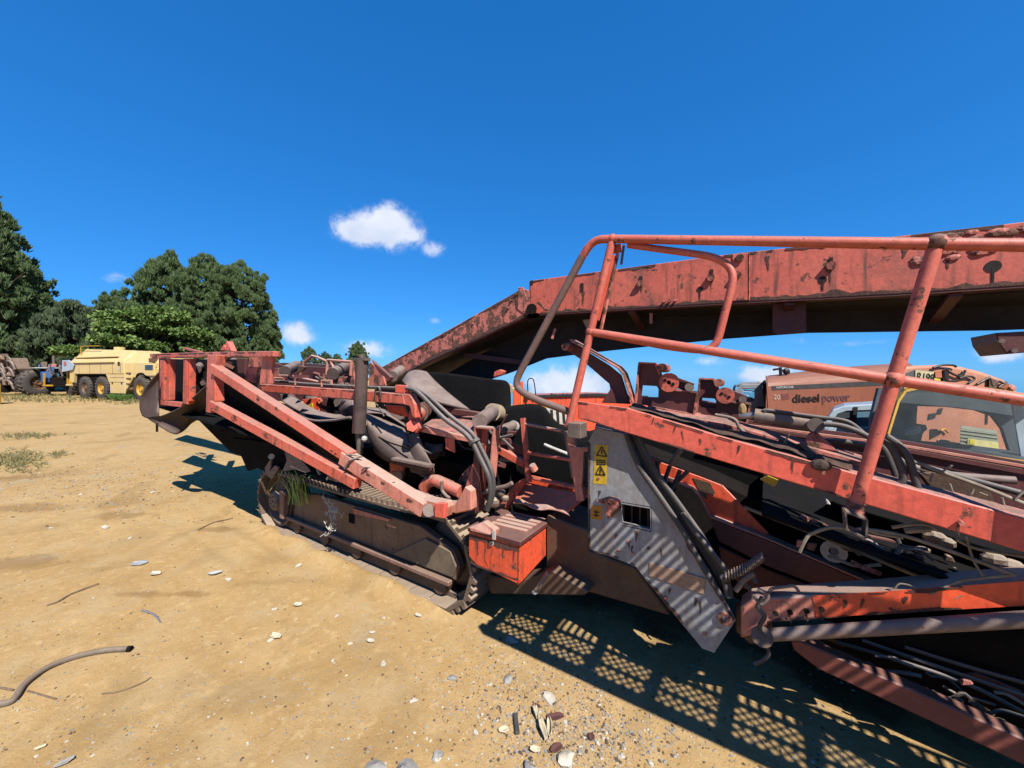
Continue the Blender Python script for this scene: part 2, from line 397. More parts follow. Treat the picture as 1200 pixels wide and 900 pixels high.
# ------------------------------------------------------------------ the tracked machine: one thing with parts and sub-parts
MACH = empty('screening_machine', 'red tracked screening machine with high conveyor and handrails, rusting across the yard', 'machine')
def part(name, m=None, parent=None): 
    return parent or MACH
def bolts(pxs, v, r, m, parent, name='bolt', depth=.02):
    for x, y in pxs:
        p = V(x, y, v); MB().cyl(p+Vector((0,.004,0)), p-Vector((0,depth,0)), r, 6).build(name, m, parent)
Yv = Vector((0,1,0)); Xv = Vector((1,0,0)); Zv = Vector((0,0,1))

# ---- handrail
HV = 1.895
railm = mat('scuffed rail paint', (.72,.18,.12), (.64,.135,.09), 4, rust=.44, rscale=22, dust=.7, dustcol=(.42,.22,.17), rough=.5)
rusthoop = mat('rusted bare tube', (.16,.10,.085), (.22,.12,.10), 7, rust=.4, dust=.3, rough=.7)
hr = MB().tube([V(718,280,HV), V(1097,286,HV), V(1290,288.5,HV)], .0205, 12).build('handrail', railm, MACH, smooth=True)
hoop = joints([V(668,483,HV+.03), V(622,466,HV), V(601,452,HV), V(693,281,HV), V(718,280,HV)], .09)
MB().tube(hoop[:12], .0205, 12).build('end_hoop', rusthoop, hr, smooth=True); MB().tube(hoop[11:], .0205, 12).build('end_hoop', faded, hr, smooth=True)
MB().tube([V(692,389,HV), V(1047,445,HV), V(1300,484,HV)], .0205, 12).build('mid_rail', railm, hr, smooth=True)
MB().tube([V(718,280,HV), V(692,389,HV), V(666,500,HV)], .0205, 12).build('post', railm, hr, smooth=True)
MB().tube([V(1097,286,HV), V(1047,445,HV), V(1001,598,HV)], .0215, 12).build('post', railm, hr, smooth=True)
MB().tube([V(1330,270,HV), V(1290,470,HV), V(1260,690,HV)], .0215, 12).build('post', railm, hr, smooth=True)
for x, y, r in ((1097,285,.031),(1047,445,.033),(692,389,.026),(718,280,.025)):
    MB().ball(V(x,y,HV), r, 12, 8).build('joint', rusty if r == .031 else faded, hr, smooth=True)
gl = MB().tube(joints([V(736,287,HV+.03), V(840,301,HV+.03), V(862,318,HV+.03), V(838,412,HV+.03), V(790,408,HV+.03), V(700,391,HV+.03)], .07), .0165, 10).build('gate_loop', railm, hr, smooth=True)
MB().box(V(716,296,HV+.02), V(729,287,HV+.05)).build('gate_hinge', faded, hr, .003)
MB().tube([V(731,288,HV+.03), V(728,310,HV+.03)], .007, 6).build('gate_pin', steel, hr)
MB().tube([V(724,297,HV+.03), V(704,388,HV+.03)], .009, 6).build('gate_rod', rusty, hr)
MB().beam(V(720,300,HV+.02), V(700,375,HV+.02), .012, .035, Yv).build('gate_stop', tomato, hr)
MB().box(V(665,495,HV-.035), V(688,512,HV+.05)).build('post_socket', steel, hr, .004)
so = MB()
a, b, c, d = V(989,597,HV-.035), V(1014,606,HV-.035), V(1013,627,HV-.035), V(991,618,HV-.035)
for p, q in ((a,b),(b,c),(c,d),(d,a)): so.beam(p, q, .07, .006, (q-p).cross(Yv))
so.build('post_socket', steel, hr)
MB().ring(V(1003,594,HV), V(1047,445,HV)-V(1001,598,HV), .021, .029, .03, 16).build('collar', rusty, hr, smooth=True)
# chain of rail scars is in the paint

# ---- deck beam (near side member of the screen deck)
BV = 1.965
db = MB().prism([V(x,y,BV) for x,y in ((677,470),(735,478),(850,513),(996,553),(1200,607),(1330,641.5),(1330,686),(1200,647),(987,583),(677,490))], (0,.012,0)).build('deck_beam', tomato, MACH, .004)
def ramp(pxs, v0, v1, dz, m, name, parent, lift=.0):
    P = [V(x,y,v0)+Vector((0,.0,lift)) for x, y in pxs]; Q = [p+Vector((0,v1-v0,dz)) for p in P]
    mb = MB()
    for i in range(len(P)-1): mb.prism([P[i],P[i+1],Q[i+1],Q[i]], (0,0,-.012))
    return mb.build(name, m, parent)
ramp([(735,479),(850,514),(996,554),(1200,608),(1330,642.5)], BV+.0125, BV+.11, .015, rusty, 'top_flange', db)
ramp([(677,489.5),(987,582),(1200,646),(1330,685)], BV+.0125, BV+.09, .0, maroon, 'bottom_flange', db, .014)
# dirt lying along the channel
dirt = mat('dark grit', (.075,.05,.038), (.15,.08,.055), 20, rough=1, bump=.8)
dm = MB(); rows = []
for j in range(5):
    row = []
    for i in range(60):
        t = i/59; p = V(738+(1000-738)*t, 481+(555-481)*t, BV+.02); q = j/4
        row.append(p+Vector((0, .012+q*.085, .016+.02*math.sin(q*math.pi)+.018*(noise.noise(p*14+Vector((0,q*3,0)))))))
    rows.append(row)
dm.sheet(rows, 1).build('grit', dirt, db, smooth=True)
# second raised angle behind it, reddish
ramp([(762,482),(850,497),(1014,543)], BV+.12, BV+.2, .02, rusty, 'rear_angle', db)
MB().prism([V(x,y,BV+.115) for x,y in ((762,482),(850,497),(1014,543),(1014,556),(850,513),(762,494))], (0,.008,0)).build('rear_angle_web', rusty, db)
bolts([(958,542),(1125,612),(965,553)], BV, .008, rusty, db)
MB().ball(V(962,545,BV-.01), .03, 8, 6, (1.2,.5,.8)).build('mud_lump', dirt, db)
# bracket plate and clevis for the deck cylinder
plate('clevis', [(944,516),(948,508),(955,504),(984,530),(946,523)], BV+.14, .014, rusty, db)
cy = MB().cyl(V(884,487,2.14), V(955,498,2.14), .034, 18).build('deck_cylinder', steel, MACH, smooth=True)
MB().cyl(V(866,487.5,2.14), V(884,487,2.14), .017, 12).build('cylinder_rod', cyan, cy, smooth=True)
MB().cyl(V(956,498,2.09), V(956,498,2.19), .03, 14).build('cylinder_eye', steel, cy, smooth=True)
MB().ball(V(870,480,2.14), .022, 8, 6, (.8,.8,1.4)).build('rag', mat('ochre rag', (.5,.33,.12), (.3,.2,.1), 30, rough=1), cy, smooth=True)
pipe('cylinder_pipe', [(897,483),(900,481),(960,489),(985,492),(1000,498),(1022,517)], 2.12, .0085, hose, cy)
pipe('hose', [(965,497),(985,499),(1008,507),(1034,524),(1049,556),(1052,566)], 2.08, .011, hose, MACH)
pipe('hose', [(1033,514),(1045,525),(1056,548),(1058,562),(1050,569)], 2.02, .0125, hose, MACH)
pipe('hose', [(1038,511),(1055,523),(1066,540),(1075,572)], 2.02, .0125, hose, MACH)
pipe('hose', [(968,489),(990,495),(1005,504)], 2.16, .008, white, MACH)
pipe('hose', [(960,516),(1000,519),(1040,530),(1062,545)], 2.2, .012, hose, MACH)
pipe('cable', [(838,486),(860,491),(868,503),(890,520),(905,529)], 2.06, .0075, pale, MACH)
pipe('cable', [(911,529),(918,520),(925,509)], 2.04, .004, dry, MACH)
MB().beam(V(938,520,2.05), V(941,533,2.05), .03, .012, Yv).build('bracket', hose, db)
pipe('rag_strap', [(938,519),(946,527),(955,535)], 2.03, [.012]*11, hose, db)
# far side wall of the deck
fw = MB().prism([V(x,y,2.95) for x,y in ((850,489),(1045,514),(1200,541),(1340,566),(1340,640),(1040,566),(850,520))], (0,.02,0)).build('deck_wall', maroon, MACH)
ramp([(850,494),(1045,519),(1200,545),(1340,569)], 2.92, 2.945, .0, dustred, 'wall_ledge', fw)
MB().prism([V(x,y,2.90) for x,y in ((850,497),(1045,523),(1200,550),(1200,556),(1045,527),(850,500))], (0,.02,0)).build('wall_rib', maroon, fw)
pipe('grey_pipe', [(1062,545),(1110,556),(1190,563)], 2.5, .016, pale, MACH)
pipe('grey_pipe', [(1080,546),(1130,560),(1215,583)], 2.35, .012, hose, MACH)
# dry cane lying across the deck
cane = pipe('dry_cane', [(1062,538),(1082,545),(1100,552),(1150,570),(1200,590),(1240,603)], 2.08, .007, dry, MACH)
for a in (((1104,553),(1116,545)),((1090,564),(1093,554)),((1113,567),(1117,580)),((1138,579),(1141,573)),((1174,583),(1178,598)),((1070,550),(1088,557)),((1147,577),(1157,581)),((1190,585),(1200,575))):
    pipe('twig', list(a), 2.07, .0035, dry, cane, 1, 6)
# old wooden block between deck and wall
MB().prism([V(x,y,2.45) for x,y in ((1080,556),(1100,554),(1160,575),(1166,590),(1150,596),(1098,578))], (0,.12,.0)).build('mud_slab', brown, db)

# ---- deck brackets standing above the beam
def zpt(l): return [(640+x/4.615, 380+y/4.615) for x, y in l]
hk = plate('hook_arm', zpt([(100,112),(128,92),(340,222),(405,275),(455,432),(298,425),(346,352),(340,322),(190,192),(112,142)]), 2.13, .016, maroon, MACH)
mb = MB()
fl = [V(x,y,2.09) for x,y in zpt([(128,90),(340,214),(385,240),(412,275),(462,432)])]
for i in range(len(fl)-1): mb.prism([fl[i],fl[i+1],fl[i+1]+Yv*.1,fl[i]+Yv*.1], (0,0,.012))
mb.build('hook_flange', rusty, hk, .003)
MB().ring(V(665.5,407,2.10), Yv, .006, .022, .08, 16).build('hook_eye', rusty, hk)
def bracket(s, ox, oy, v):
    T = lambda l: [(640+(ox+(x-490)*s)/4.615, 380+(oy+(y-430)*s)/4.615) for x, y in l]
    b = MB(); # plate with an opening, built as strips around the hole
    for q in ([(487,432),(508,210),(520,330),(512,392),(556,440)], [(508,210),(592,214),(605,250),(598,335),(520,330)], [(598,335),(605,250),(642,330),(660,352),(606,395),(608,350)],
              [(606,395),(660,352),(735,360),(735,475),(650,465),(556,440),(512,392)], [(735,360),(820,372),(802,487),(735,475)]):
        b.prism([V(x,y,v) for x,y in T(q)], (0,.014,0))
    o = b.build('deck_bracket', maroon, MACH)
    e = MB()
    for q in (((487,430),(508,208)),((508,208),(594,212)),((594,212),(642,330)),((660,350),(822,368)),((822,368),(802,487)),((556,442),(802,489))):
        (x0,y0),(x1,y1) = T(q); e.beam(V(x0,y0,v), V(x1,y1,v), .05, .008, Yv.cross(V(x1,y1,v)-V(x0,y0,v)))
    e.build('bracket_edge', rusty, o)
    c0 = V(*T([(622,236)])[0], v-.05); MB().cyl(c0, c0+Yv*.12, .02*s+.004, 12).build('stub_shaft', rusty, o, smooth=True)
    c1 = V(*T([(665,315)])[0], v-.02)
    dd = MB().ring(c1, Yv, .012*s, .05*s, .02, 20).build('disc', faded, o, smooth=True)
    for dx, dy in ((-.018,.012),(.022,-.008)): MB().cyl(c1+Vector((dx*s,-.011,dy*s)), c1+Vector((dx*s,-.014,dy*s)), .009*s, 8).build('disc_hole', hole, o)
    MB().beam(V(*T([(640,290)])[0], v+.03), V(*T([(790,345)])[0], v+.03), .05, .03, Yv).build('roller_arm', maroon, o)
    MB().cyl(V(*T([(775,340)])[0], v-.03), V(*T([(775,340)])[0], v+.08), .022*s, 12).build('roller', steel, o, smooth=True)
bracket(1.0, 490, 430, 2.16); bracket(.86, 818, 484, 2.34)
MB().prism([V(x,y,2.2) for x,y in ((737,476),(818,486),(818,494),(737,483))], (0,.12,0)).build('deck_ledge', rusty, MACH)
MB().prism([V(x,y,2.36) for x,y in ((818,470),(866,478),(880,486),(880,492),(818,486))], (0,.14,0)).build('deck_ledge', maroon, MACH)

# ---- grey guard plate
def guard_poly():
    return [(689,518),(697,503),(737,512),(752,548),(798,620),(830,667),(862,727),(837,765),(823,760),(763,687),(745,664),(690,643)]
GV = 2.06
gp = MB()
W = [(728,588),(764,594),(764,621),(728,613)]
for q in ([(689,518),(697,503),(737,512),(752,548),(764,567),(764,594),(728,588),(689,583)], [(689,583),(728,588),(728,613),(728,657),(690,643)],
          [(764,567),(798,620),(830,667),(764,650),(764,594)], [(728,613),(764,621),(764,650),(764,671.5),(745,664),(728,657)],
          [(764,650),(830,667),(862,727),(837,765),(823,760),(764,688),(763,687),(745,664),(764,671.5)]):
    gp.prism([V(x,y,GV) for x,y in q], (0,.012,0))
gp = gp.build('guard_plate', greyp, MACH)
wf = MB()
for i in range(4):
    wf.beam(V(*W[i],GV+.025), V(*W[(i+1) % 4],GV+.025), .05, .006, (V(*W[(i+1) % 4],GV)-V(*W[i],GV)).cross(Yv))
wf.build('window_rim', greyp, gp)
for i in range(4): MB().beam(V(731+i*9.5,589+i*2,GV+.06), V(731+i*9.5,614+i*2,GV+.06), .006, .006).build('window_bar', maroon, gp)
plate('window_backing', [(722,582),(770,590),(770,628),(722,620)], GV+.1, .01, hole, gp)
s1 = plate('warning_sticker', [(697,521),(713,521.5),(711.5,543),(710.5,568),(695,566.5),(696.5,543)], GV-.002, .002, stick, gp, 0)
def tri(cx, cy, r, parent, sk=.3):
    P = [V(cx,cy-r,GV-.0045), V(cx+r*.95,cy+r*.8,GV-.0045), V(cx-r*.95,cy+r*.6,GV-.0045)]
    m_ = MB()
    for i in range(3): m_.beam(P[i], P[(i+1) % 3], .002, .006, (P[(i+1) % 3]-P[i]).cross(Yv))
    m_.beam(P[0].lerp((P[1]+P[2])/2,.35), P[0].lerp((P[1]+P[2])/2,.8), .002, .007, Xv)
    m_.build('warning_triangle', ink, parent)
tri(705,530,6.3,s1); tri(703.5,552,6,s1)
for k in range(3):
    plate('print_line', [(698.5,539+k*2.2),(709.5,539.5+k*2.2),(709.5,540.6+k*2.2),(698.5,540.1+k*2.2)], GV-.0045, .002, ink, s1, 0)
s2 = plate('warning_sticker', [(693,592),(705.5,593),(705,609.5),(692,608)], GV-.002, .002, stick2, gp, 0)
for q in ([(695.5,599),(702,600),(702,601.5),(695.5,600.5)], [(695.5,603),(702,604),(702,605.3),(695.5,604.3)], [(698,598),(699.2,598.2),(699,606),(697.8,605.8)]): plate('print_mark', q, GV-.0045, .002, ink, s2, 0)
plate('repair_patch', [(761,659),(827,678),(825,697),(760,675)], GV-.006, .006, tanp, gp, .002)
MB().ring(V(850,725,GV-.008), Yv, .012, .03, .016, 20).build('pivot_boss', rusty, gp, smooth=True); MB().cyl(V(850,725,GV-.02), V(850,725,GV+.02), .012, 10).build('pivot_pin', steel, gp)
bolts([(737,634),(725,645),(741,648),(760,642),(722,628),(702,560),(780,700),(826,742)], GV, .008, rusty, gp, depth=.008)
bk = MB().prism([V(x,y,GV-.05) for x,y in ((697,588),(712,583),(724,586),(726,598),(716,607),(708,604),(712,592))], (0,.045,0)).build('latch_block', rusty, gp, .006)
MB().prism([V(689,518,GV), V(690,643,GV), V(690,643,GV)+Vector((-.03,.09,0)), V(689,518,GV)+Vector((-.03,.09,0))], (.01,0,0)).build('side_flange', greyp, gp)
MB().prism([V(697,503,GV), V(737,512,GV), V(737,512,GV)+Vector((0,.14,.03)), V(697,503,GV)+Vector((-.04,.14,.03))], (0,0,.01)).build('top_flange', greyp, gp)
# hose bundle running down the right edge of the plate
hb = [[(738,510),(752,540),(778,578),(808,622),(834,662),(850,690)],[(743,509),(760,545),(786,580),(817,626),(843,668),(852,695)],[(748,512),(768,552),(795,590),(826,634),(850,675),(856,700)],[(734,509),(748,545),(772,580),(802,625),(826,668),(846,700)]]
for i, h in enumerate(hb): pipe('hose', h, [GV+.03-.015*i]*6, .014, hose, MACH)
pipe('hose', [(800,601),(812,620),(828,640),(842,657),(850,668)], GV-.03, .012, hose, MACH)
# spiral wrapped hose
sp = [V(x,y,2.03) for x,y in ((846,678),(860,672),(874,666),(884,659),(893,653))]
sh = MB().tube(smoothline(sp,4), .017, 10).build('spiral_hose', hose, MACH, smooth=True)
L_ = smoothline(sp, 30); co = []
for i, p in enumerate(L_[10:]):
    a = i*.95; co.append(p+Vector((0,math.cos(a),math.sin(a)))*.0225)
MB().tube(co, .0045, 5).build('spiral_wrap', steel, sh, smooth=True)
pipe('fitting', [(862,692),(872,680),(884,672)], 2.02, .012, steel, MACH)
for a in (((848,680),(853,700)),((880,672),(886,683)),((872,684),(878,690))): pipe('hose_end', list(a), 2.04, .01, hose, MACH, 1)
# rubbery black hoses crossing by the red guard
for a in ([(770,540),(772,556),(782,566)],[(785,546),(780,560),(776,572)],[(797,551),(790,568),(782,580)],[(806,552),(800,558),(792,566)]): pipe('hose', a, 2.2, .011, hose, MACH)
pipe('pipe_stub', [(786,545),(790,538),(798,527)], 2.22, .014, pale, MACH)

# ---- bright red guard behind the grey plate
rg = plate('belt_guard', [(758,534),(775,542),(824,560),(847,569),(901,625),(900,632),(832,606),(819,581),(811,573),(796,567),(772,558)], 2.42, .012, bright, MACH)
ed = [V(x,y,2.37) for x,y in ((772,559),(796,568),(811,574),(819,582),(832,607),(900,633),(1035,691))]
em = MB()
for i in range(len(ed)-1): em.prism([ed[i],ed[i+1],ed[i+1]+Yv*.07,ed[i]+Yv*.07], (0,0,.008))
em.build('guard_lip', dustred, rg, .002)
MB().prism([V(x,y,2.416) for x,y in ((812,560),(832,566),(838,577),(836,581),(828,578),(829,586),(822,580))], (0,.003,0)).build('scab', brown, rg)
plate('conveyor_side', [(832,608),(900,634),(1035,692),(1030,714),(900,664),(842,634)], 2.39, .012, maroon, MACH)
plate('conveyor_side_lower', [(842,640),(900,668),(1000,706),(1000,718),(870,690),(846,660)], 2.52, .012, maroon, MACH)

# ---- chassis side, brown and oily
ch = plate('chassis', [(640,604),(690,622),(690,646),(745,666),(785,722),(690,694),(652,684),(640,672)], 2.22, .35, brown, MACH, .008)
plate('chassis_shoe', [(566,672),(606,682),(646,668),(690,694),(684,698),(575,696)], 2.12, .4, brown, MACH, .006)
MB().tube([V(628,692,2.02), V(643,670,2.06)], .014, 8).build('drain_pipe', pale, ch)
MB().ball(V(627,694,2.02), .02, 8, 5, (1,1,.6)).build('drain_cap', white, ch)

# ---- orange step box beside the track
bx0, bx1, by0, by1, bz0, bz1 = -1.60, -1.215, 1.90, 2.24, .42, .645
sb = MB().prism([(bx0,by0,bz0+.06),(bx0+.06,by0,bz0+.02),(bx1,by0,bz0-.01),(bx1,by0,bz1),(bx0,by0,bz1)], (0,.01,0)).build('step_box', bright, MACH, .004)
MB().prism([(bx1+.001,by0,bz0-.01),(bx1+.001,by1,bz0+.04),(bx1+.001,by1,bz1),(bx1+.001,by0,bz1)], (-.01,0,0)).build('end_panel', bright, sb)
MB().prism([(bx0,by0-.015,bz1+.002),(bx1+.02,by0-.015,bz1+.002),(bx1+.02,by1+.02,bz1+.012),(bx0,by1+.02,bz1+.012)], (0,0,.03)).build('tread', maroon, sb, .004)
for k in range(5):
    y = by0+.10+k*.055; MB().prism([(bx0+.10,y,bz1+.034),(bx1-.02,y+.01,bz1+.034),(bx1-.02,y+.045,bz1+.034),(bx0+.10,y+.035,bz1+.034)], (0,0,.008)).build('tread_bar', dustred, sb)
MB().prism([V(550,618,by0-.03), V(566,612,by0), V(580,622,by0-.02), V(579,628,by0-.03), V(552,622,by0-.03)], (0,.05,.0)).build('lip', dustred, sb)
MB().beam(V(579,622,by0-.04), V(579,632,by0-.04), .012, .02).build('hasp', white, sb)
MB().ring(V(576,637,by0-.012), Yv, .006, .014, .01, 12).build('hasp_ring', white, sb)
plate('dent_rib', [(570,634),(577,640),(572,664),(568,655)], by0-.004, .004, bright, sb, 0)
# ---- steps, ladder and orange plate above the box
lp = plate('slanted_leg', [(604,566),(612,561),(614,566),(588,605),(580,607),(578,602)], 2.3, .05, coral, MACH)
plate('slanted_leg', [(583,592),(592,590),(585,607),(574,611)], 2.28, .04, steel, MACH)
op = MB().prism([XP(612,562,-.0) if False else V(612,566,2.42), V(690,580,2.3), V(664,600,2.2), V(604,584,2.3)], (0,0,-.01)).build('catch_plate', bright, MACH)
plate('catch_wall', [(618,556),(690,572),(690,582),(618,566)], 2.44, .01, bright, MACH)
op2 = MB().sheet([[V(602,585,2.26).lerp(V(664,598,2.18), i/6)+Vector((0,0,.01*math.sin(i*2.1))) for i in range(7)], [V(602,590,2.20).lerp(V(668,603,2.15), i/6)+Vector((0,0,.012*math.sin(i*1.7))) for i in range(7)]], 3).build('torn_edge', dustred, MACH, solid=.006)
ld = MB().beam(V(613,490,2.28), V(620,565,2.28), .03, .03, Yv).build('ladder', faded, MACH)
MB().beam(V(669,508,2.16), V(681,586,2.16), .05, .028, Yv).build('stile', dustred, ld)
MB().beam(V(663,505,2.2), V(672,560,2.2), .02, .02, Yv).build('stile', pale, ld)
MB().cyl(V(616,497,2.28), V(658,505,2.18), .010, 8).build('rung', dustred, ld, smooth=True)
MB().cyl(V(620,531,2.28), V(671,539,2.16), .012, 8).build('rung', faded, ld, smooth=True)
MB().cyl(V(621,560,2.28), V(676,572,2.16), .011, 8).build('rung', faded, ld, smooth=True)
MB().cyl(V(623,545,2.22), V(627,551,2.24), .025, 10).build('knob', dustred, ld)
MB().prism([V(x,y,2.12) for x,y in ((667,524),(693,525),(692,528),(684,530),(682,566),(674,568))], (0,.02,0)).build('hanger_plate', dustred, MACH)
MB().beam(V(594,486,2.3), V(566,542,2.3), .01, .01).build('rod', maroon, MACH)
# ---- middle frame: post, gussets and beams
pv = 2.0
fp = plate('frame_post', [(556,520),(563,521),(561,600),(556,602),(553,560)], pv, .08, maroon, MACH)
plate('gusset', [(553,545),(556,540),(555,598),(534,602),(536,592),(545,570)], pv+.002, .03, coral, MACH)
plate('gusset_back', [(535,566),(541,556),(551,545),(553,553),(546,570),(541,580)], pv+.12, .02, rusty, MACH)
plate('post_flange', [(564,500),(572,502),(568,575),(562,580)], pv+.05, .015, coral, MACH)
plate('post_flange', [(577,502),(582,502),(578,560),(571,575)], pv+.05, .03, coral, MACH)
mb = MB()
for p, q in (((560,500),(582,502)),((582,502),(577,560)),((560,500),(559,518))): mb.beam(V(*p,pv+.03), V(*q,pv+.03), .07, .01, Yv.cross(V(*q,pv)-V(*p,pv)))
mb.build('post_cap', dustred, fp)
pb = plate('arm_pad', [(511,590),(533,591),(545,570),(552,575),(552,598),(534,602),(520,598)], pv-.06, .1, dustred, MACH, .006)
pipe('bent_pipe', [(497,572),(502,565),(510,563),(520,567),(540,576)], 2.05, [.045]*21, coral, MACH)
pipe('bent_bar', [(518,564),(518,574),(522,580),(527,584)], 1.98, .012, pale, MACH)
# round shaft and hub with coupling
hub = MB().cyl(V(486,489,2.0), V(496,481,2.2), .05, 20).build('drive_hub', coral, MACH, smooth=True)
for k in range(4): MB().ring(V(492+k*2.5,484-k*2,2.12+k*.04), V(496,481,2.2)-V(486,489,2.0), .04, .07-.004*k, .018, 22).build('hub_ring', maroon if k % 2 else steel, hub, smooth=True)
plate('hub_bracket', [(479,482),(484,480),(492,502),(487,508),(481,500)], 1.98, .04, coral, MACH)
MB().cyl(V(483,499,1.95), V(483,499,2.05), .045, 6).build('hub_nut', tomato, hub)
# sloping upper tray with lit lip
tray = plate('tray_lip', [(492,499),(500,500),(560,515),(561,521),(493,506)], 2.03, .02, dustred, MACH)
MB().prism([V(494,499,2.05), V(558,514,2.05), V(562,488,2.42), V(515,486,2.42)], (0,0,-.01)).build('tray_floor', rusty, tray)
plate('tray_back', [(512,484),(562,484),(566,508),(540,502)], 2.44, .01, rusty, tray)
plate('tray_tab', [(521,513),(532,514),(533,531),(522,526)], 2.04, .012, coral, tray)
plate('cross_rail', [(508,479),(520,477),(565,484),(568,488),(535,487)], 2.3, .05, maroon, MACH)
MB().cyl(V(562,494,2.1), V(578,482,2.6), .055, 16).build('roller_end', pale, MACH, smooth=True)
MB().cyl(V(577,483,2.58), V(583,484,2.7), .075, 18).build('roller_cap', mat('creamy rubber', (.55,.43,.27), (.4,.3,.2), 8), MACH, smooth=True)
MB().cyl(V(586,505,2.35), V(601,499,2.6), .04, 14).build('idler_roller', pale, MACH, smooth=True)
MB().cyl(V(601,499,2.6), V(603,500,2.63), .045, 14).build('idler_cap', white, MACH, smooth=True)
plate('lower_frame', [(582,508),(616,526),(616,540),(582,520)], 2.34, .02, maroon, MACH)
plate('lower_frame', [(582,522),(614,540),(614,549),(581,531)], 2.30, .05, coral, MACH)
pipe('grease_pipe', [(565,578),(578,573),(592,570),(600,566)], 2.05, .014, pale, MACH)
for x, y, r in ((579,588,.05),(570,594,.035),(567,589,.03),(588,578,.03),(592,584,.028)): MB().ball(V(x,y,2.08), r, 8, 6, (1,1,.8)).build('dirt_clod', trackm, MACH)
# twin hoses arcing down in front
pipe('hose', [(476,455),(490,460),(520,490),(548,511),(562,536),(573,560),(575,580),(571,598)], 1.93, .016, hose, MACH)
pipe('hose', [(480,453),(500,463),(528,488),(553,508),(567,532),(577,556),(578,575),(575,590)], 1.96, .015, hose, MACH)
MB().ring(V(556,518,1.945), V(562,536,1.93)-V(548,511,1.93), .012, .04, .02, 14).build('hose_clip', hose, MACH)

# ---- long upper side beam with thin pipes
ub = plate('side_beam', [(304,450),(414,457),(472,462),(474,474),(414,469),(308,459)], 1.92, .07, coral, MACH, .004)
plate('beam_elbow', [(472,461),(480,462),(486,474),(487,490),(483,488),(480,476),(473,474)], 1.925, .06, coral, ub)
plate('beam_bracket', [(450,474),(473,476),(478,488),(470,488),(455,483)], 2.02, .02, bright, ub)
MB().prism([V(463,451,1.95), V(476,452,1.95), V(476,461,1.95), V(463,460,1.95)], (0,.05,0)).build('pipe_saddle', tomato, ub, .003)
pipe('service_pipe', [(318,446),(360,450),(414,453),(462,455),(482,456)], 1.97, .014, hose, MACH)
for a in (((320,449),(320,443),(331,443)),((346,451),(346,446)),((377,453),(377,446),(389,446),(389,451)),((327,440),(337,440))): MB().tube([V(*p,1.93) for p in a], .008, 6).build('pipe_clip', dustred, ub)
pipe('wire', [(440,470),(440,458),(444,454),(446,462),(445,468)], 1.9, .008, hose, MACH)
pipe('wire', [(440,472),(446,480),(450,488)], 1.93, .006, hose, MACH)
# upright dusty roller standing in a channel
ur = MB().cyl(V(424.5,421,1.80), V(421.5,507,1.80), .046, 18).build('upright_roller', rubber, MACH, smooth=True)
plate('roller_channel', [(417,420),(421,419),(417,509),(412,508)], 1.80, .05, maroon, ur)
plate('roller_flag', [(418,424),(420,423),(419,446),(415,455),(416,440)], 1.77, .03, tomato, ur, 0)
MB().cyl(V(424.5,415,1.80), V(424.5,421,1.80), .022, 10).build('roller_shaft', steel, ur); MB().beam(V(418,421,1.8), V(431,421,1.8), .05, .02).build('roller_yoke', steel, ur)
MB().cyl(V(421,507,1.80), V(420,532,1.80), .016, 8).build('roller_shaft', steel, ur); MB().ball(V(427,514,1.79), .022, 7, 5).build('rag', white, ur)
plate('diagonal_strut', [(434,421),(446,431),(458,442),(456,447),(443,436)], 2.0, .03, maroon, MACH)

# ---- feed hopper at the far end
HVV = 1.55
hp = plate('hopper_rim', [(176,414.5),(245,412.5),(306,411.5),(320,411.5),(320,418),(245,419),(178,420)], HVV, .06, coral, MACH, .004)
plate('rim_tip', [(175,416),(183,415),(182,420),(176,419)], HVV-.01, .09, rusty, hp)
def hpost(q, v=HVV+.01, t=.06, m=coral, n='hopper_post'): return plate(n, q, v, t, m, hp)
hpost([(187,422),(193,422),(192,469),(187,469)]); hpost([(194,421),(199,421),(198,469),(193,469)], HVV+.03)
plate('post_web', [(187,420),(199,420),(198,470),(187,470)], HVV+.09, .01, maroon, hp)
hpost([(215,421),(219,421),(219,474),(214,473)]); hpost([(219,421),(222,420),(222,470),(219,474)], HVV+.02)
plate('post_web', [(215,420),(223,420),(221,472),(214,472)], HVV+.09, .01, maroon, hp)
hpost([(243,416),(254,416),(253,425),(251,440),(252,470),(247,484),(241,483)], HVV-.06, .08)
hpost([(277,420),(287,420),(286,444),(279,440)], HVV+.15, .03, maroon)
MB().prism([V(x,y,HVV+.005) for x,y in ((186,469),(214,472),(212,477),(186,474))], (0,.05,0)).build('lower_rail', coral, hp)
plate('corner_plate', [(292,419),(306,419),(305,450),(290,447),(287,444)], HVV+.12, .015, rusty, hp)
plate('corner_plate', [(307,418),(319,418),(316,450),(304,450)], HVV+.05, .03, coral, hp)
pk = MB().prism([V(x,y,HVV+.1) for x,y in ((258,410),(262,404),(264,408),(265,400),(266,400),(271,411))], (0,.05,0)).build('torn_tab', tomato, hp)
MB().beam(V(216,408,HVV+.3), V(236,413,HVV+.1), .04, .02).build('rim_strut', faded, hp)
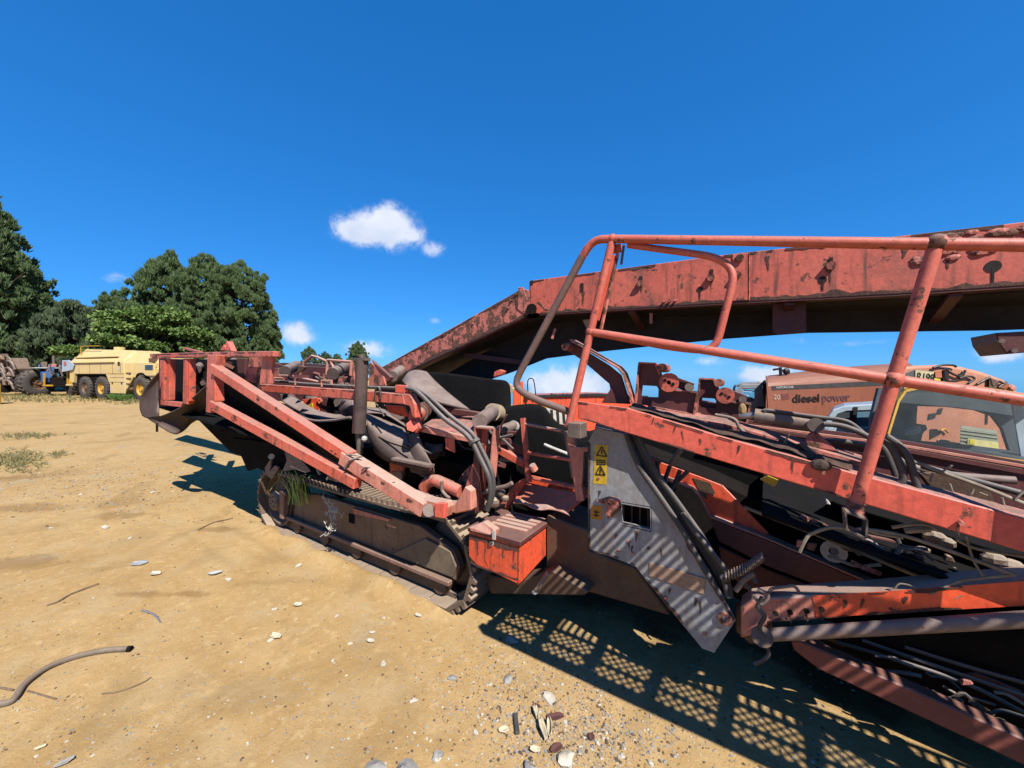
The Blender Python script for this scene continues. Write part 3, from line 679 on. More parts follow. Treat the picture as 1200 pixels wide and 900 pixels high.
# hopper inside and rollers
plate('hopper_back', [(186,420),(320,424),(330,428),(420,432),(420,470),(330,470),(186,470)], 2.9, .02, maroon, hp)
for x, y in ((236,428),(268,428),(208,428)):
    MB().cyl(V(x-6,y+5,HVV+.35), V(x+6,y-4,HVV+.75), .055, 12).build('trough_roller', rubber, hp, smooth=True)
plate('roller_frame', [(222,434),(234,436),(234,460),(224,462)], HVV+.4, .3, hole, hp)
plate('belt_inside', [(200,424),(213,424),(213,472),(199,472)], HVV+.3, .05, belt, hp)
MB().prism([V(x,y,HVV+.25) for x,y in ((234,448),(243,441),(243,450),(236,452))], (0,.03,0)).build('light_scrap', pale, hp)
plate('hopper_dark_panel', [(186,421),(300,421),(300,462),(250,470),(186,474)], HVV+.5, .02, belt, hp)  # black panel added to darken the hopper inside
MB().prism([(-7.0,1.60,1.28),(-4.6,1.64,1.12),(-3.6,1.9,.95),(-3.6,2.95,.95),(-4.6,2.95,1.12),(-7.0,2.95,1.28)], (0,0,-.02)).build('hopper_shadow_floor', belt, hp)  # unseen floor added and stretched to fill out the hopper's ground shadow
# curved rubber flap at the outer end and the sagging skirt
fl = MB()
fl.sheet([[V(186,436,1.50), V(176,447,1.46), V(166,463,1.45), V(164,477,1.45), V(167,487,1.46)], [V(186,445,1.52), V(180,455,1.5), V(174,468,1.49), V(172,480,1.48), V(173,490,1.47)], [V(186,470,1.53), V(186,474,1.52), V(186,479,1.51), V(186,484,1.5), V(186,488,1.5)]], 4)
fl.build('end_flap', rubber, hp, smooth=True, solid=.012)
sk = MB()
sk.sheet([[V(173,490,1.47), V(190,487,1.52), V(212,477,1.56), V(228,464,1.6), V(243,450,1.62)], [V(184,498,1.5), V(200,494,1.6), V(218,487,1.66), V(232,476,1.7), V(244,466,1.7)],
          [V(196,505,1.55), V(207,509,1.62), V(217,503,1.72), V(224,496,1.78), V(236,490,1.8)]], 4)
sk.build('sagging_skirt', mat('dark brown rubber', (.075,.045,.035), (.05,.032,.027), 4, dust=.5, dustcol=(.22,.15,.12), rough=.8), hp, smooth=True, solid=.012)
MB().beam(V(184,496,1.5), V(184,506,1.5), .02, .02, Xv).build('flap_bolt', hole, hp)
# side arms
def arm(name, p, q, w, h, m): return MB().beam(p, q, w, h).build(name, m, MACH, .006)
a1 = arm('support_arm', V(251,431,1.50), V(412,536,1.70), .085, .085, coral)
a2 = arm('support_arm', V(250,474,1.50), V(420,566,1.70), .075, .085, coral)
a3 = arm('support_arm', V(404,535,1.69), V(500,596,1.80), .10, .10, dustred)
a4 = plate('arm_end', [(476,577),(500,586),(519,590),(521,596),(519,608),(512,605),(495,598)], 1.79, .09, dustred, a3, .005)
MB().cyl(V(503,598,1.77), V(503,598,1.8), .042, 18).build('arm_pin', steel, a3, smooth=True)
plate('arm_tube', [(465,586),(476,590),(503,600),(503,605),(474,596)], 1.84, .06, dustred, a3)
plate('arm_end_cap', [(509,590),(522,590),(520,608),(509,606)], 1.77, .03, tomato, a3)
bolts([(447,559),(451,562),(462,566),(458,568)], 1.745, .008, hole, a3)
MB().tube([V(405,533,1.66), V(413,533,1.66), V(424,535,1.70), V(410,539,1.64), V(404,549,1.64)], .009, 6).build('strap', pale, a1)
MB().tube([V(424,551,1.66), V(428,548,1.66), V(437,549,1.74)], .007, 6).build('wire_tie', hose, a3)
plate('arm_tab', [(409,548),(423,553),(420,563),(414,560)], 1.68, .05, bright, a1)
plate('arm_brace', [(395,520),(412,532),(404,556),(398,548)], 1.78, .03, maroon, a1)
# rubber sides and underside of the feed conveyor, shade also put into their black
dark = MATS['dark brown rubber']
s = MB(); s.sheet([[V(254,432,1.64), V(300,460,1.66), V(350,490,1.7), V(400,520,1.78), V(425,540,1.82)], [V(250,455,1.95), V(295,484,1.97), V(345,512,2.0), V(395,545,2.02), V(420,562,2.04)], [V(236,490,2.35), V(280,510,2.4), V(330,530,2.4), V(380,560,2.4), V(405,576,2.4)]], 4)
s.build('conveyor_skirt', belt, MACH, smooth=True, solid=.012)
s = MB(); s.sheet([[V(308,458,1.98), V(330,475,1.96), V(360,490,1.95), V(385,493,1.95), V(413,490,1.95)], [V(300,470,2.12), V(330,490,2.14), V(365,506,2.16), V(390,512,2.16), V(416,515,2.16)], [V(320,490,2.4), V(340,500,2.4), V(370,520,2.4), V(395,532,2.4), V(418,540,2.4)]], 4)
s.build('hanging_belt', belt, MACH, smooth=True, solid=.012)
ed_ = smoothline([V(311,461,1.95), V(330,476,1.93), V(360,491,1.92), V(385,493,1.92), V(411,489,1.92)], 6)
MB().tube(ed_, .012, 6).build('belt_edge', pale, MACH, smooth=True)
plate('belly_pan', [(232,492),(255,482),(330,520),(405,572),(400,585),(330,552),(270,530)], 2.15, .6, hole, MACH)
# pinkish dusty cloth like belt folds behind the beam
fold = mat('pinkish dusty rubber', (.22,.15,.135), (.15,.10,.09), 3, dust=.9, dustcol=(.36,.27,.235), rough=.9, bump=.3, grime=.6, grimecol=(.035,.022,.02), spec=.2)
s = MB(); s.sheet([[V(340,464,2.3), V(352,470,2.25), V(370,480,2.2), V(395,486,2.2), V(412,482,2.2)], [V(330,470,2.2), V(350,482,2.15), V(370,490,2.1), V(390,494,2.08), V(412,490,2.08)]], 5)
s.build('belt_fold', fold, MACH, smooth=True, solid=.01)
s = MB(); s.sheet([[V(398,474,2.3), V(404,468,2.2), V(414,467,2.15)], [V(397,484,2.25), V(405,478,2.1), V(414,477,2.05)], [V(402,490,2.25), V(408,489,2.15), V(416,487,2.1)]], 5)
s.build('belt_fold', fold, MACH, smooth=True, solid=.01)
for q, m_ in (([(328,462),(340,462),(340,470),(330,470)], pale), ([(376,466),(384,466),(382,492),(378,490)], maroon), ([(387,466),(399,466),(397,478),(387,476)], pale), ([(384,466),(390,468),(397,490),(386,492)], hole), ([(354,468),(372,466),(374,482),(358,478)], bright)):
    plate('carrier', q, 2.32, .06, m_, MACH)
plate('carrier_mark', [(356,476),(366,472),(367,479),(360,479)], 2.3, .01, stick, MACH)
s = MB(); s.sheet([[V(430,483,2.15), V(442,485,2.2), V(455,490,2.25), V(472,499,2.25)], [V(430,492,2.0), V(444,502,2.02), V(462,510,2.05), V(478,513,2.1)], [V(432,510,1.98), V(444,522,1.96), V(462,534,1.98), V(480,528,2.05)], [V(440,530,2.0), V(450,538,1.98), V(468,545,2.0), V(505,552,2.02)]], 5)
s.build('belt_fold', rubber, MACH, smooth=True, solid=.012)
s = MB(); s.sheet([[V(477,511,2.12), V(484,508,2.12), V(491,508,2.12)], [V(478,525,2.06), V(488,522,2.05), V(498,528,2.06)], [V(480,545,2.03), V(492,548,2.02), V(508,548,2.03)], [V(482,552,2.05), V(495,556,2.05), V(509,556,2.06)]], 5)
s.build('belt_fold', rubber, MACH, smooth=True, solid=.012)
s = MB(); s.sheet([[V(430,478,2.3), V(450,480,2.35), V(474,496,2.35)], [V(430,484,2.1), V(452,486,2.15), V(476,500,2.2)]], 5); s.build('belt_fold', fold, MACH, smooth=True, solid=.01)
pipe('fold_seam', [(444,512),(455,518),(470,523),(480,526)], 1.975, .006, hole, MACH)
MB().beam(V(462,537,1.95), V(506,546,1.98), .06, .016).build('scraper_bar', pale, MACH)
plate('scraper_blade', [(464,540),(505,548),(504,552),(466,546)], 1.97, .02, maroon, MACH)
for q in ([(489,556),(512,561),(514,563),(495,559)], [(458,553),(470,552),(471,562),(460,562)]): plate('lit_scrap', q, 2.05, .02, pale, MACH)
plate('frame_tab', [(456,542),(472,545),(471,559),(457,556)], 2.06, .03, coral, MACH)
# rollers, rods and twisted frame above the hopper
tr = MB()
for a in (((357,424),(352,440),(346,446)),((357,424),(366,417),(373,419),(384,424)),((384,422),(383,440)),((384,422),(412,424),(411,440)),((388,424),(391,430),(388,437)),((344,441),(380,449))): tr.tube([V(*p,2.3) for p in a], .016, 6)
tr.build('bent_frame', dustred, MACH)
MB().cyl(V(334,435,2.2), V(348,428,2.55), .06, 14).build('trough_roller', rubber, MACH, smooth=True)
MB().cyl(V(390,438,2.2), V(407,429,2.55), .06, 14).build('trough_roller', rubber, MACH, smooth=True)
plate('frame_block', [(378,438),(388,438),(389,449),(377,449)], 2.25, .1, rusty, MACH)
plate('belt_top', [(322,425),(350,425),(414,429),(414,446),(322,444)], 3.0, .03, rubber, MACH)
plate('rust_wall', [(400,424),(413,424),(416,452),(400,450)], 2.6, .02, rusty, MACH)
plate('rust_wall', [(433,424),(447,434),(452,452),(432,452)], 2.6, .02, rusty, MACH)
plate('rust_wall', [(320,432),(335,430),(332,446),(320,445)], 2.5, .02, rusty, MACH)
MB().cyl(V(460,441,2.5), V(470,434,2.7), .055, 12).build('trough_roller', pale, MACH, smooth=True)
# draped dusty rubber and black curtains
s = MB(); s.sheet([[V(471,447,2.4), V(478,437,2.45), V(488,434,2.5), V(500,436,2.6)], [V(474,450,2.25), V(484,444,2.3), V(496,443,2.4), V(510,447,2.5)], [V(480,455,2.2), V(494,455,2.25), V(510,458,2.3), V(528,463,2.4)], [V(500,466,2.2), V(515,472,2.2), V(534,477,2.3), V(551,481,2.4)]], 5)
s.build('draped_rubber', rubber, MACH, smooth=True, solid=.014)
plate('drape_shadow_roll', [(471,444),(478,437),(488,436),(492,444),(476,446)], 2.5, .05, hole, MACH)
s = MB(); s.sheet([[V(490,435,2.72), V(530,438,2.74), V(575,444,2.76), V(592,446,2.78), V(597,453,2.86)], [V(505,455,2.7), V(535,458,2.72), V(575,462,2.74), V(594,464,2.78), V(598,466,2.86)], [V(520,482,2.68), V(545,484,2.7), V(575,482,2.72), V(596,480,2.76), V(598,480,2.86)]], 4)
s.build('rubber_curtain', belt, MACH, smooth=True, solid=.012)
s = MB(); s.sheet([[V(545,480,2.75), V(580,478,2.75), V(632,474,2.75), V(655,497,2.72), V(700,507,2.7)], [V(560,510,2.7), V(600,512,2.68), V(640,515,2.66), V(670,525,2.64), V(700,530,2.62)], [V(560,570,2.62), V(600,575,2.62), V(640,575,2.62), V(670,580,2.62), V(700,590,2.6)]], 4)
s.build('rubber_curtain', belt, MACH, smooth=True, solid=.012)
pipe('belt_lip', [(638,521),(650,526),(668,533)], 2.5, .012, white, MACH)
rc = random.Random(21)
for k in range(34):
    x = rc.uniform(330,600); y = 452+rc.uniform(0,60)+(x-330)*.12; v = rc.uniform(2.15,2.6); n_ = k % 4
    if n_ == 0: plate('rusty_bracket', [(x,y),(x+rc.uniform(6,14),y+rc.uniform(0,4)),(x+rc.uniform(5,12),y+rc.uniform(7,14)),(x-2,y+rc.uniform(5,10))], v, .02, rc.choice((rusty, maroon, brown)), MACH)
    elif n_ == 1: pipe('loose_cable', [(x,y),(x+rc.uniform(5,12),y+rc.uniform(3,12)),(x+rc.uniform(10,25),y+rc.uniform(-2,10)),(x+rc.uniform(20,36),y+rc.uniform(4,20))], v-.1, .009, hose, MACH, 4, 6)
    elif n_ == 2: MB().beam(V(x,y,v), V(x+rc.uniform(10,26),y+rc.uniform(-4,12),v+.1), .05, .03).build('rusty_bar', rc.choice((rusty, maroon, brown)), MACH)
    else:
        a_ = rc.uniform(-6,6); s_ = MB(); s_.sheet([[V(x,y,v), V(x+9,y+3+a_*.3,v-.04), V(x+20,y+2,v)], [V(x-2,y+9,v-.05), V(x+9,y+12,v-.1), V(x+21,y+9+a_*.4,v-.03)], [V(x+1,y+17,v), V(x+10,y+21,v-.04), V(x+19,y+15,v+.02)]], 3); s_.build('torn_rubber', rc.choice((belt, rubber, dark)), MACH, smooth=True, solid=.01)
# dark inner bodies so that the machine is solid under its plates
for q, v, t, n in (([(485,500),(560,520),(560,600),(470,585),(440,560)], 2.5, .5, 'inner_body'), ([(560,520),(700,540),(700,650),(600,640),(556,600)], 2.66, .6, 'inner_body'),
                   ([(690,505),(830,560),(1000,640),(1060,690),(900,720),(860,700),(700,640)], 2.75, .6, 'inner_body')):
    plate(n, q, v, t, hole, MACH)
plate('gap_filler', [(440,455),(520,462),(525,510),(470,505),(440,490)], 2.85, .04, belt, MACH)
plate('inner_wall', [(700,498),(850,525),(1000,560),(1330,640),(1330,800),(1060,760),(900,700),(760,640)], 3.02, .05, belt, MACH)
# wide feed belt in the shadow under the deck
s = MB(); s.sheet([[V(975,588,2.38), V(1050,610,2.36), V(1200,655,2.35), V(1330,700,2.35)], [V(960,602,2.7), V(1050,628,2.7), V(1200,680,2.7), V(1330,720,2.7)], [V(950,648,2.5), V(1040,690,2.46), V(1200,735,2.42), V(1330,770,2.4)]], 4)
s.build('feed_belt', belt, MACH, smooth=True, solid=.012)
pipe('belt_edge_cord', [(872,594),(900,605),(948,623),(1010,648),(1095,683)], 2.30, .009, dry, MACH)
MB().ring(V(977,646,2.4), Yv, .02, .052, .012, 26).build('end_cap', white, MACH); MB().cyl(V(980,647,2.4), V(980,647,2.42), .024, 10).build('cap_hub', pale, MACH)
MB().prism([V(x,y,2.33) for x,y in ((891,562),(900,558),(912,563),(908,571))], (0,.02,0)).build('yellow_tag', stick, MACH)
plate('pale_tip', [(967,584),(971,586),(974,592),(968,591)], 2.3, .02, white, MACH)
# dry vine hanging from the socket
for a, r in (([(937,647),(944,632),(952,625),(975,618),(1000,621),(1014,620),(1060,628),(1120,648),(1190,674)], .007), ([(1014,620),(1030,625),(1058,630)], .008), ([(1010,625),(1012,632)], .005), ([(1132,628),(1140,655),(1152,675)], .004), ([(1090,696),(1122,682),(1153,677),(1185,674)], .005), ([(1118,702),(1128,697)], .004), ([(1045,618),(1080,614),(1100,622)], .007), ([(1060,622),(1090,620)], .012), ([(1120,632),(1145,643),(1200,652)], .006), ([(1048,690),(1055,684),(1072,688),(1076,695)], .003)):
    pipe('dry_vine', a, 2.06, r, dry, MACH, 4, 6)
for x, y, r in ((1165,656,.03),(1182,664,.035),(1105,636,.03),(1095,630,.03),(1140,622,.02)): MB().ball(V(x,y,2.2), r, 7, 5, (1.3,.8,.9)).build('dirt_clod', trackm, MACH)

# ---- lower right beam, its cylinder and the low rail
lb = plate('lower_beam', [(868,712),(880,703),(900,701),(1028,694),(1200,681),(1330,671),(1330,699),(1200,710),(1127,714),(902,729),(895,741),(868,748)], 2.06, .12, dustred, MACH, .006)
plate('beam_paint', [(952,698),(1028,693.8),(1200,681),(1330,671),(1330,699),(1200,710),(1127,714),(957,724)], 2.057, .003, bright, lb, 0)
for x, y in ((909,719),(926,718),(945,716),(963,714)): MB().cyl(V(x,y,2.052), V(x,y,2.058), .011, 12).build('beam_hole', hole, lb)
MB().tube(joints([V(904,702,2.09), V(901,690,2.09), V(932,686,2.09), V(940,701,2.09)], .02), .007, 6).build('grab_handle', pale, lb)
c2 = MB().cyl(V(902,744,2.03), V(1330,718,2.03), .026, 18).build('ram_cylinder', pale, MACH, smooth=True)
MB().cyl(V(893,746,1.99), V(893,746,2.1), .042, 16).build('ram_eye', brown, c2, smooth=True)
pipe('ram_hose', [(893,700),(888,712),(896,722),(890,735),(898,745)], 2.0, .009, hose, c2)
pipe('ram_hose', [(884,700),(893,708),(900,698),(888,690)], 2.0, .008, pale, c2)
pipe('dangling_hose', [(898,757),(901,766),(894,774),(884,778)], 2.08, .008, hose, c2)
plate('pivot_plate', [(862,715),(872,705),(905,730),(905,752),(880,756),(862,740)], 2.12, .06, brown, MACH, .006)
lr = plate('low_rail', [(927,752),(935,750),(1200,866),(1320,919),(1320,948),(1200,897),(960,785),(930,762)], 2.12, .07, mat('dusky red steel', (.24,.062,.045), (.19,.05,.038), 4, rust=.25, dust=.5, dustcol=(.3,.2,.15)), MACH, .006)
s = MB(); s.sheet([[V(930,735,2.25), V(1060,735,2.25), V(1200,735,2.25), V(1330,735,2.25)], [V(935,752,2.5), V(1060,790,2.5), V(1200,850,2.5), V(1330,905,2.5)], [V(925,755,2.9), V(1060,800,2.9), V(1200,850,2.9), V(1330,900,2.9)]], 4)
s.build('tail_belt', belt, MACH, smooth=True, solid=.012)
plate('tail_side', [(1030,745),(1200,742),(1330,742),(1330,800),(1200,812),(1100,780)], 2.62, .02, maroon, MACH)
for a in ([(980,752),(1040,770),(1130,800),(1200,835)], [(1010,750),(1090,778),(1200,815)], [(1060,758),(1130,780),(1200,800)]): pipe('cable', a, 2.3, .008, hose, MACH)
plate('tail_frame', [(1120,745),(1210,740),(1210,762),(1160,770)], 2.4, .04, maroon, MACH)
plate('tail_frame', [(1130,790),(1145,788),(1200,812),(1200,826)], 2.35, .03, maroon, MACH)

# ---- overhead conveyor
OV = 2.9
oc = MB().prism([V(x,y,OV) for x,y in ((620,329),(860,297),(1040,278),(1200,260),(1330,245),(1330,327),(1200,334),(1050,344),(855,354),(632,368),(620,364))], (0,.015,0)).build('overhead_conveyor', faded, MACH, .004)
lo = plate('lower_section', [(612,338),(620,340),(622,364),(616,371),(500,425),(440,455),(432,452),(446,431)], OV-.004, .015, rusty, oc)
plate('splice_plate', [(607,337),(613,336),(618,352),(614,368),(606,362)], OV-.012, .01, rusty, oc)
MB().cyl(V(623,362,OV-.06), V(623,362,OV+.02), .045, 14).build('splice_stud', hole, oc)
plate('splice_plate', [(858,298),(877,296),(877,352),(858,353)], OV-.008, .008, faded, oc)
plate('seam', [(877,296),(878.5,296),(878.5,352),(877,352)], OV-.012, .01, rusty, oc)
# flanges of the near beam
P = [V(x,y,OV) for x,y in ((632,368),(855,354),(1050,344),(1200,334),(1330,327))]
m_ = MB()
for i in range(4): m_.prism([P[i],P[i+1],P[i+1]+Yv*.09,P[i]+Yv*.09], (0,0,-.012))
m_.build('bottom_flange', maroon, oc)
P = [V(x,y,OV) for x,y in ((616,371),(500,425),(440,455))]
m_ = MB()
for i in range(2): m_.prism([P[i],P[i+1],P[i+1]+Yv*.09,P[i]+Yv*.09], (0,0,-.012))
m_.build('bottom_flange', maroon, oc)
# far beam, cross members, belt and return rollers
fb = MB().prism([V(x,y,OV)+Yv*.9 for x,y in ((620,340),(1040,300),(1330,270),(1330,327),(1200,334),(1050,344),(632,368))], (0,.015,0)).build('far_beam', maroon, oc)
MB().prism([V(x,y,OV)+Yv*.9 for x,y in ((612,340),(622,364),(616,371),(440,455),(432,452),(446,431))], (0,.015,0)).build('far_lower_section', maroon, oc)
for x, y in ((640,361),(700,357),(790,352),(880,348),(960,344),(1050,338),(1150,332),(560,392),(500,420)):
    p = V(x,y,OV+.02); MB().beam(p, p+Yv*.88, .07, .05).build('cross_member', maroon, oc)
U = [V(x,y,OV) for x,y in ((440,450),(560,395),(630,366),(800,354),(950,346),(1100,339),(1330,325))]
ub_m = mat('grimy belt underside', (.04,.028,.024), (.028,.02,.018), 5, rough=.85)
s = MB(); s.sheet([[p+Vector((0,dy,dz)) for p in U] for dy, dz in ((.10,-.02),(.3,-.05),(.5,-.05),(.7,-.04),(.86,-.02))], 3); s.build('return_belt', ub_m, oc, smooth=True, solid=.012)
s = MB(); s.sheet([[p+Vector((0,dy,dz)) for p in U] for dy, dz in ((.1,.16),(.45,.06),(.8,.16))], 3); s.build('carry_belt', belt, oc, smooth=True, solid=.012)
plate('belt_trough', [(520,440),(590,400),(640,376),(800,356),(1000,345),(1330,327),(1330,381),(1168,387),(946,390),(850,397),(750,407),(695,413),(640,420),(600,436),(570,446)], 3.22, .02, ub_m, oc)
plate('belt_trough', [(640,376),(800,358),(1000,347),(1330,329),(1330,378),(1168,384),(946,387),(850,393),(700,405)], 3.66, .02, ub_m, oc)
for x, y in ((740,362),(925,352),(1120,341)):
    p = V(x,y,OV+.02)+Zv*-.02; MB().beam(p, p+Yv*.3-Zv*.1, .05, .02).build('roller_hanger', maroon, oc)
plate('hanging_bracket', [(905,349),(945,347),(945,390),(912,392),(905,388)], OV+.1, .02, maroon, oc)
plate('hanging_bracket', [(1167,390),(1205,388),(1215,412),(1180,415),(1170,402)], OV+.1, .3, maroon, oc)
bolts([(1172,400),(1187,411)], OV+.1, .012, pale, oc)
for x, y, tx, ty in ((651,385,647,397),(763,367,763,379)): MB().beam(V(x,y,OV+.08), V(tx,ty,OV+.08), .02, .01, Yv).build('lit_tab', dustred, oc)
plate('lit_tab', [(682,373),(690,371),(690,388),(686,382)], OV+.3, .02, white, oc, 0)
plate('return_tab', [(579,436),(585,433),(590,435),(588,439),(578,442)], 2.85, .05, tomato, oc)
MB().beam(V(545,416,3.1), V(613,425,3.2), .05, .05).build('stay', maroon, oc)
# keyhole slots, bolt heads and nuts on the near face
kh = mat('slot shadow rust', (.022,.012,.01), rough=.95)
for x, y, s_ in ((820,339,1),(964,328,1.1),(1164,312,1.5)):
    p = V(x,y,OV-.003); k = .019*s_
    kk = MB().cyl(p, p+Yv*.002, k, 16); kk.prism([p+Vector((-.005,-.0005,0)), p+Vector((.005,-.0005,0)), p+Vector((.004,-.0005,-.055*s_)), p+Vector((-.004,-.0005,-.055*s_))], (0,.002,0)); kk.build('keyhole_slot', kh, oc)
for x, y in ((682,334),(682,339),(751,326),(834,318),(865,315),(873,303),(974,304),(1112,295),(623,331)):
    MB().box(V(x-2,y+2.4,OV-.006), V(x+2,y-2.4,OV+.001)).build('square_hole', kh, oc)
for x, y in ((750,332),(833,325),(864,322),(867,302),(974,311)): MB().cyl(V(x,y,OV-.03), V(x,y,OV), .024, 8).build('bolt', rusty, oc)
bolts([(779,353),(785,353),(792,352),(503,402),(555,379),(520,392),(596,361),(600,352),(606,345)], OV, .011, rusty, oc)
plate('scratch', [(630,352),(637,358),(643,363),(641,364),(629,354)], OV-.003, .003, rusty, oc, 0)
for a in ((1128,277),(1165,272),(1200,268),(1140,292),(1098,300)):
    p = V(*a,OV-.006); m_ = MB()
    for k in range(6): m_.ball(p+Vector((random.uniform(-.08,.08),0,random.uniform(-.02,.02))), random.uniform(.012,.028), 6, 4, (1.5,.3,.8))
    m_.build('rust_scab', rusty, oc)

# ---- crawler tracks
grail = mat('scraped brown rail', (.30,.17,.13), (.22,.115,.085), 5, rust=.4, dust=.7, dustcol=(.36,.25,.18), grime=.5)
def crawler(y0, w, parent):
    xa, xb, zc, R = -4.32, -1.95, .325, .315
    tr = MB().prism([(-4.15,y0+.085,.42),(-3.6,y0+.085,.50),(-2.2,y0+.085,.50),(-1.86,y0+.085,.40),(-1.80,y0+.085,.30),(-1.83,y0+.085,.19),(-4.2,y0+.085,.19)], (0,.06,0)).build('crawler_track', mat('dusty rust brown frame', (.27,.165,.10), (.19,.11,.07), 5, rust=.3, dust=.7, dustcol=(.36,.25,.16), streak=.6, grime=.6, grimecol=(.07,.04,.03), bump=.3), parent, .005)
    sh = MB(); pl = .195
    sh.box((-pl*.49,0,-.012),(pl*.49,w,.012))
    for k in (-.34,.0,.34): sh.prism([(pl*k-.02,0.004,.0115),(pl*k+.02,.004,.0115),(pl*k+.010,.004,.046),(pl*k-.010,.004,.046)], (0,w-.008,0))
    sh.box((-pl*.4,w*.3,-.05),(pl*.4,w*.38,-.0125)); sh.box((-pl*.4,w*.62,-.05),(pl*.4,w*.7,-.0125))
    me = sh.mesh('track_shoe', trackm)
    Ls = xb-xa; tot = 2*Ls+2*math.pi*R; n = round(tot/pl)
    for i in range(n):
        s_ = i*tot/n
        if s_ < Ls: p = (xa+s_, zc+R-.025*math.sin(s_/Ls*math.pi), 0.)
        elif s_ < Ls+math.pi*R: a = (s_-Ls)/R; p = (xb+R*math.sin(a), zc+R*math.cos(a), a)
        elif s_ < 2*Ls+math.pi*R: p = (xb-(s_-Ls-math.pi*R), zc-R, math.pi)
        else: a = (s_-2*Ls-math.pi*R)/R; p = (xa-R*math.sin(a), zc-R*math.cos(a), math.pi+a)
        o = bpy.data.objects.new('track_shoe', me); COL.objects.link(o); o.parent = tr
        o.location = (p[0], y0, p[1]); o.rotation_euler = (0, p[2], 0)
    MB().lathe((xa,y0+.06,zc), Yv, [(.02,0),(.09,0),(.10,.03),(.22,.05),(.25,.0),(.27,.0),(.27,.2),(0.02,.2)], 30).build('idler_wheel', brown, tr, smooth=True)
    MB().lathe((xa,y0+.0,zc), Yv, [(.01,0),(.085,0),(.10,.02),(.10,.07)], 22).build('idler_hub', trackm, tr, smooth=True)
    for k in range(5):
        a = k*1.2566; MB().cyl((xa+.055*math.cos(a),y0-.008,zc+.055*math.sin(a)), (xa+.055*math.cos(a),y0+.01,zc+.055*math.sin(a)), .009, 6).build('hub_bolt', steel, tr)
    MB().lathe((xb,y0+.17,zc), Yv, [(.01,0),(.2,.0),(.25,.04),(.25,.16),(.01,.16)], 30).build('drive_sprocket', brown, tr, smooth=True)
    MB().prism([(-4.18,y0+.035,.165),(-1.86,y0+.035,.155),(-1.86,y0+.035,.19),(-4.18,y0+.035,.20)], (0,.045,0)).build('guide_rail', grail, tr, .006)
    MB().prism([(-4.20,y0+.01,.17),(-4.13,y0+.01,.17),(-4.10,y0+.01,.42),(-4.14,y0+.01,.47),(-4.2,y0+.01,.45)], (0,.06,0)).build('idler_bracket', grail, tr, .005)
    MB().prism([(-2.5,y0+.065,.215),(-1.85,y0+.065,.215),(-1.815,y0+.065,.30),(-1.87,y0+.065,.395),(-2.12,y0+.065,.43)], (0,.02,0)).build('cover_plate', mat('dusty olive steel', (.2,.15,.1), (.14,.10,.07), 5, dust=.5, rust=.15), tr, .004)
    MB().box((-3.1,y0+.078,.34),(-3.02,y0+.084,.42)).build('frame_slot', hole, tr)
    MB().prism([(-3.0,y0+.065,.44),(-2.55,y0+.065,.47),(-2.52,y0+.065,.49),(-3.02,y0+.065,.485)], (0,.03,0)).build('frame_lip', dustred, tr)
    MB().prism([(-4.2,y0+.11,.035),(-1.95,y0+.11,.035),(-1.88,y0+.11,.165),(-4.22,y0+.11,.175)], (0,.02,0)).build('lower_dark_plate', brown, tr)  # brown plate added to darken the sunlit strip under the guide rail
    for k in range(5):
        x = -4.0+k*.5; MB().cyl((x,y0+.08,.115), (x,y0+.3,.115), .075, 16).build('bottom_roller', brown, tr, smooth=True)
    return tr
t1 = crawler(1.95, .42, MACH)
t2 = copy_tree(t1, MACH); t2.location = (0, 1.75, 0)
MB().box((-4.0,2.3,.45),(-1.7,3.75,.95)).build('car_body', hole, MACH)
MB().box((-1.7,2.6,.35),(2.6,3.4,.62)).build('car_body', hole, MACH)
# rag and broken plates over the far end of the track
plate('broken_guard', [(271,513),(330,520),(340,545),(322,558),(300,548),(290,552),(283,536)], 2.0, .05, hole, MACH)
plate('broken_guard', [(310,548),(318,536),(316,552),(322,545),(326,548),(318,562),(311,556)], 1.93, .02, pale, MACH)
plate('torn_scrap', [(332,522),(342,525),(350,536),(364,552),(358,554),(346,550),(331,552),(336,540)], 1.95, .01, pale, MACH, 0)
plate('torn_scrap', [(392,550),(412,557),(421,565),(416,570),(384,562)], 2.0, .01, pale, MACH, 0)
MB().beam(V(372,550,1.98), V(375,556,1.98), .01, .02, Yv).build('white_chip', white, MACH); MB().beam(V(390,549,1.95), V(383,562,1.95), .02, .01, Yv).build('strut_end', pale, MACH)
MB().cyl(V(318,535,1.92), V(318,535,1.95), .03, 10).build('eyelet', white, MACH)

# ---- mesh floored walkway known only by its shadow, set unseen above the camera's shoulder
WZ = 2.62
wk = MB()
X0, X1, Y0, Y1 = .55, 4.2, .74, 1.02
def ye(x): return 1.27-.066*min(1.3, x-X0)                # inner edge tapered to keep its shadow off the deck beam
wk.box((X0,Y0,WZ-.06),(X1,Y0+.05,WZ+.03))
wk.prism([(X0,ye(X0),WZ-.02),(1.82,ye(1.82),WZ-.02),(X1,ye(1.82),WZ-.02),(X1,ye(1.82)+.015,WZ-.02),(1.82,ye(1.82)+.015,WZ-.02),(X0,ye(X0)+.015,WZ-.02)], (0,0,.04))
wk = wk.build('walkway', faded, MACH)
k = X0
while k < X1: MB().box((k,Y0+.05,WZ-.05),(k+.04,ye(k)-.002,WZ-.007)).build('cross_bar', faded, wk); k += .34
MB().box((X0,Y0+.16,WZ-.05),(X1,Y0+.172,WZ-.007)).build('stiffener', faded, wk); MB().box((X0,Y1,WZ-.05),(X1,Y1+.02,WZ-.007)).build('stiffener', faded, wk)
d_ = .05; nx = int((X1-X0)/d_); ny = int((Y1-Y0-.05)/d_)+1; rods = MB()
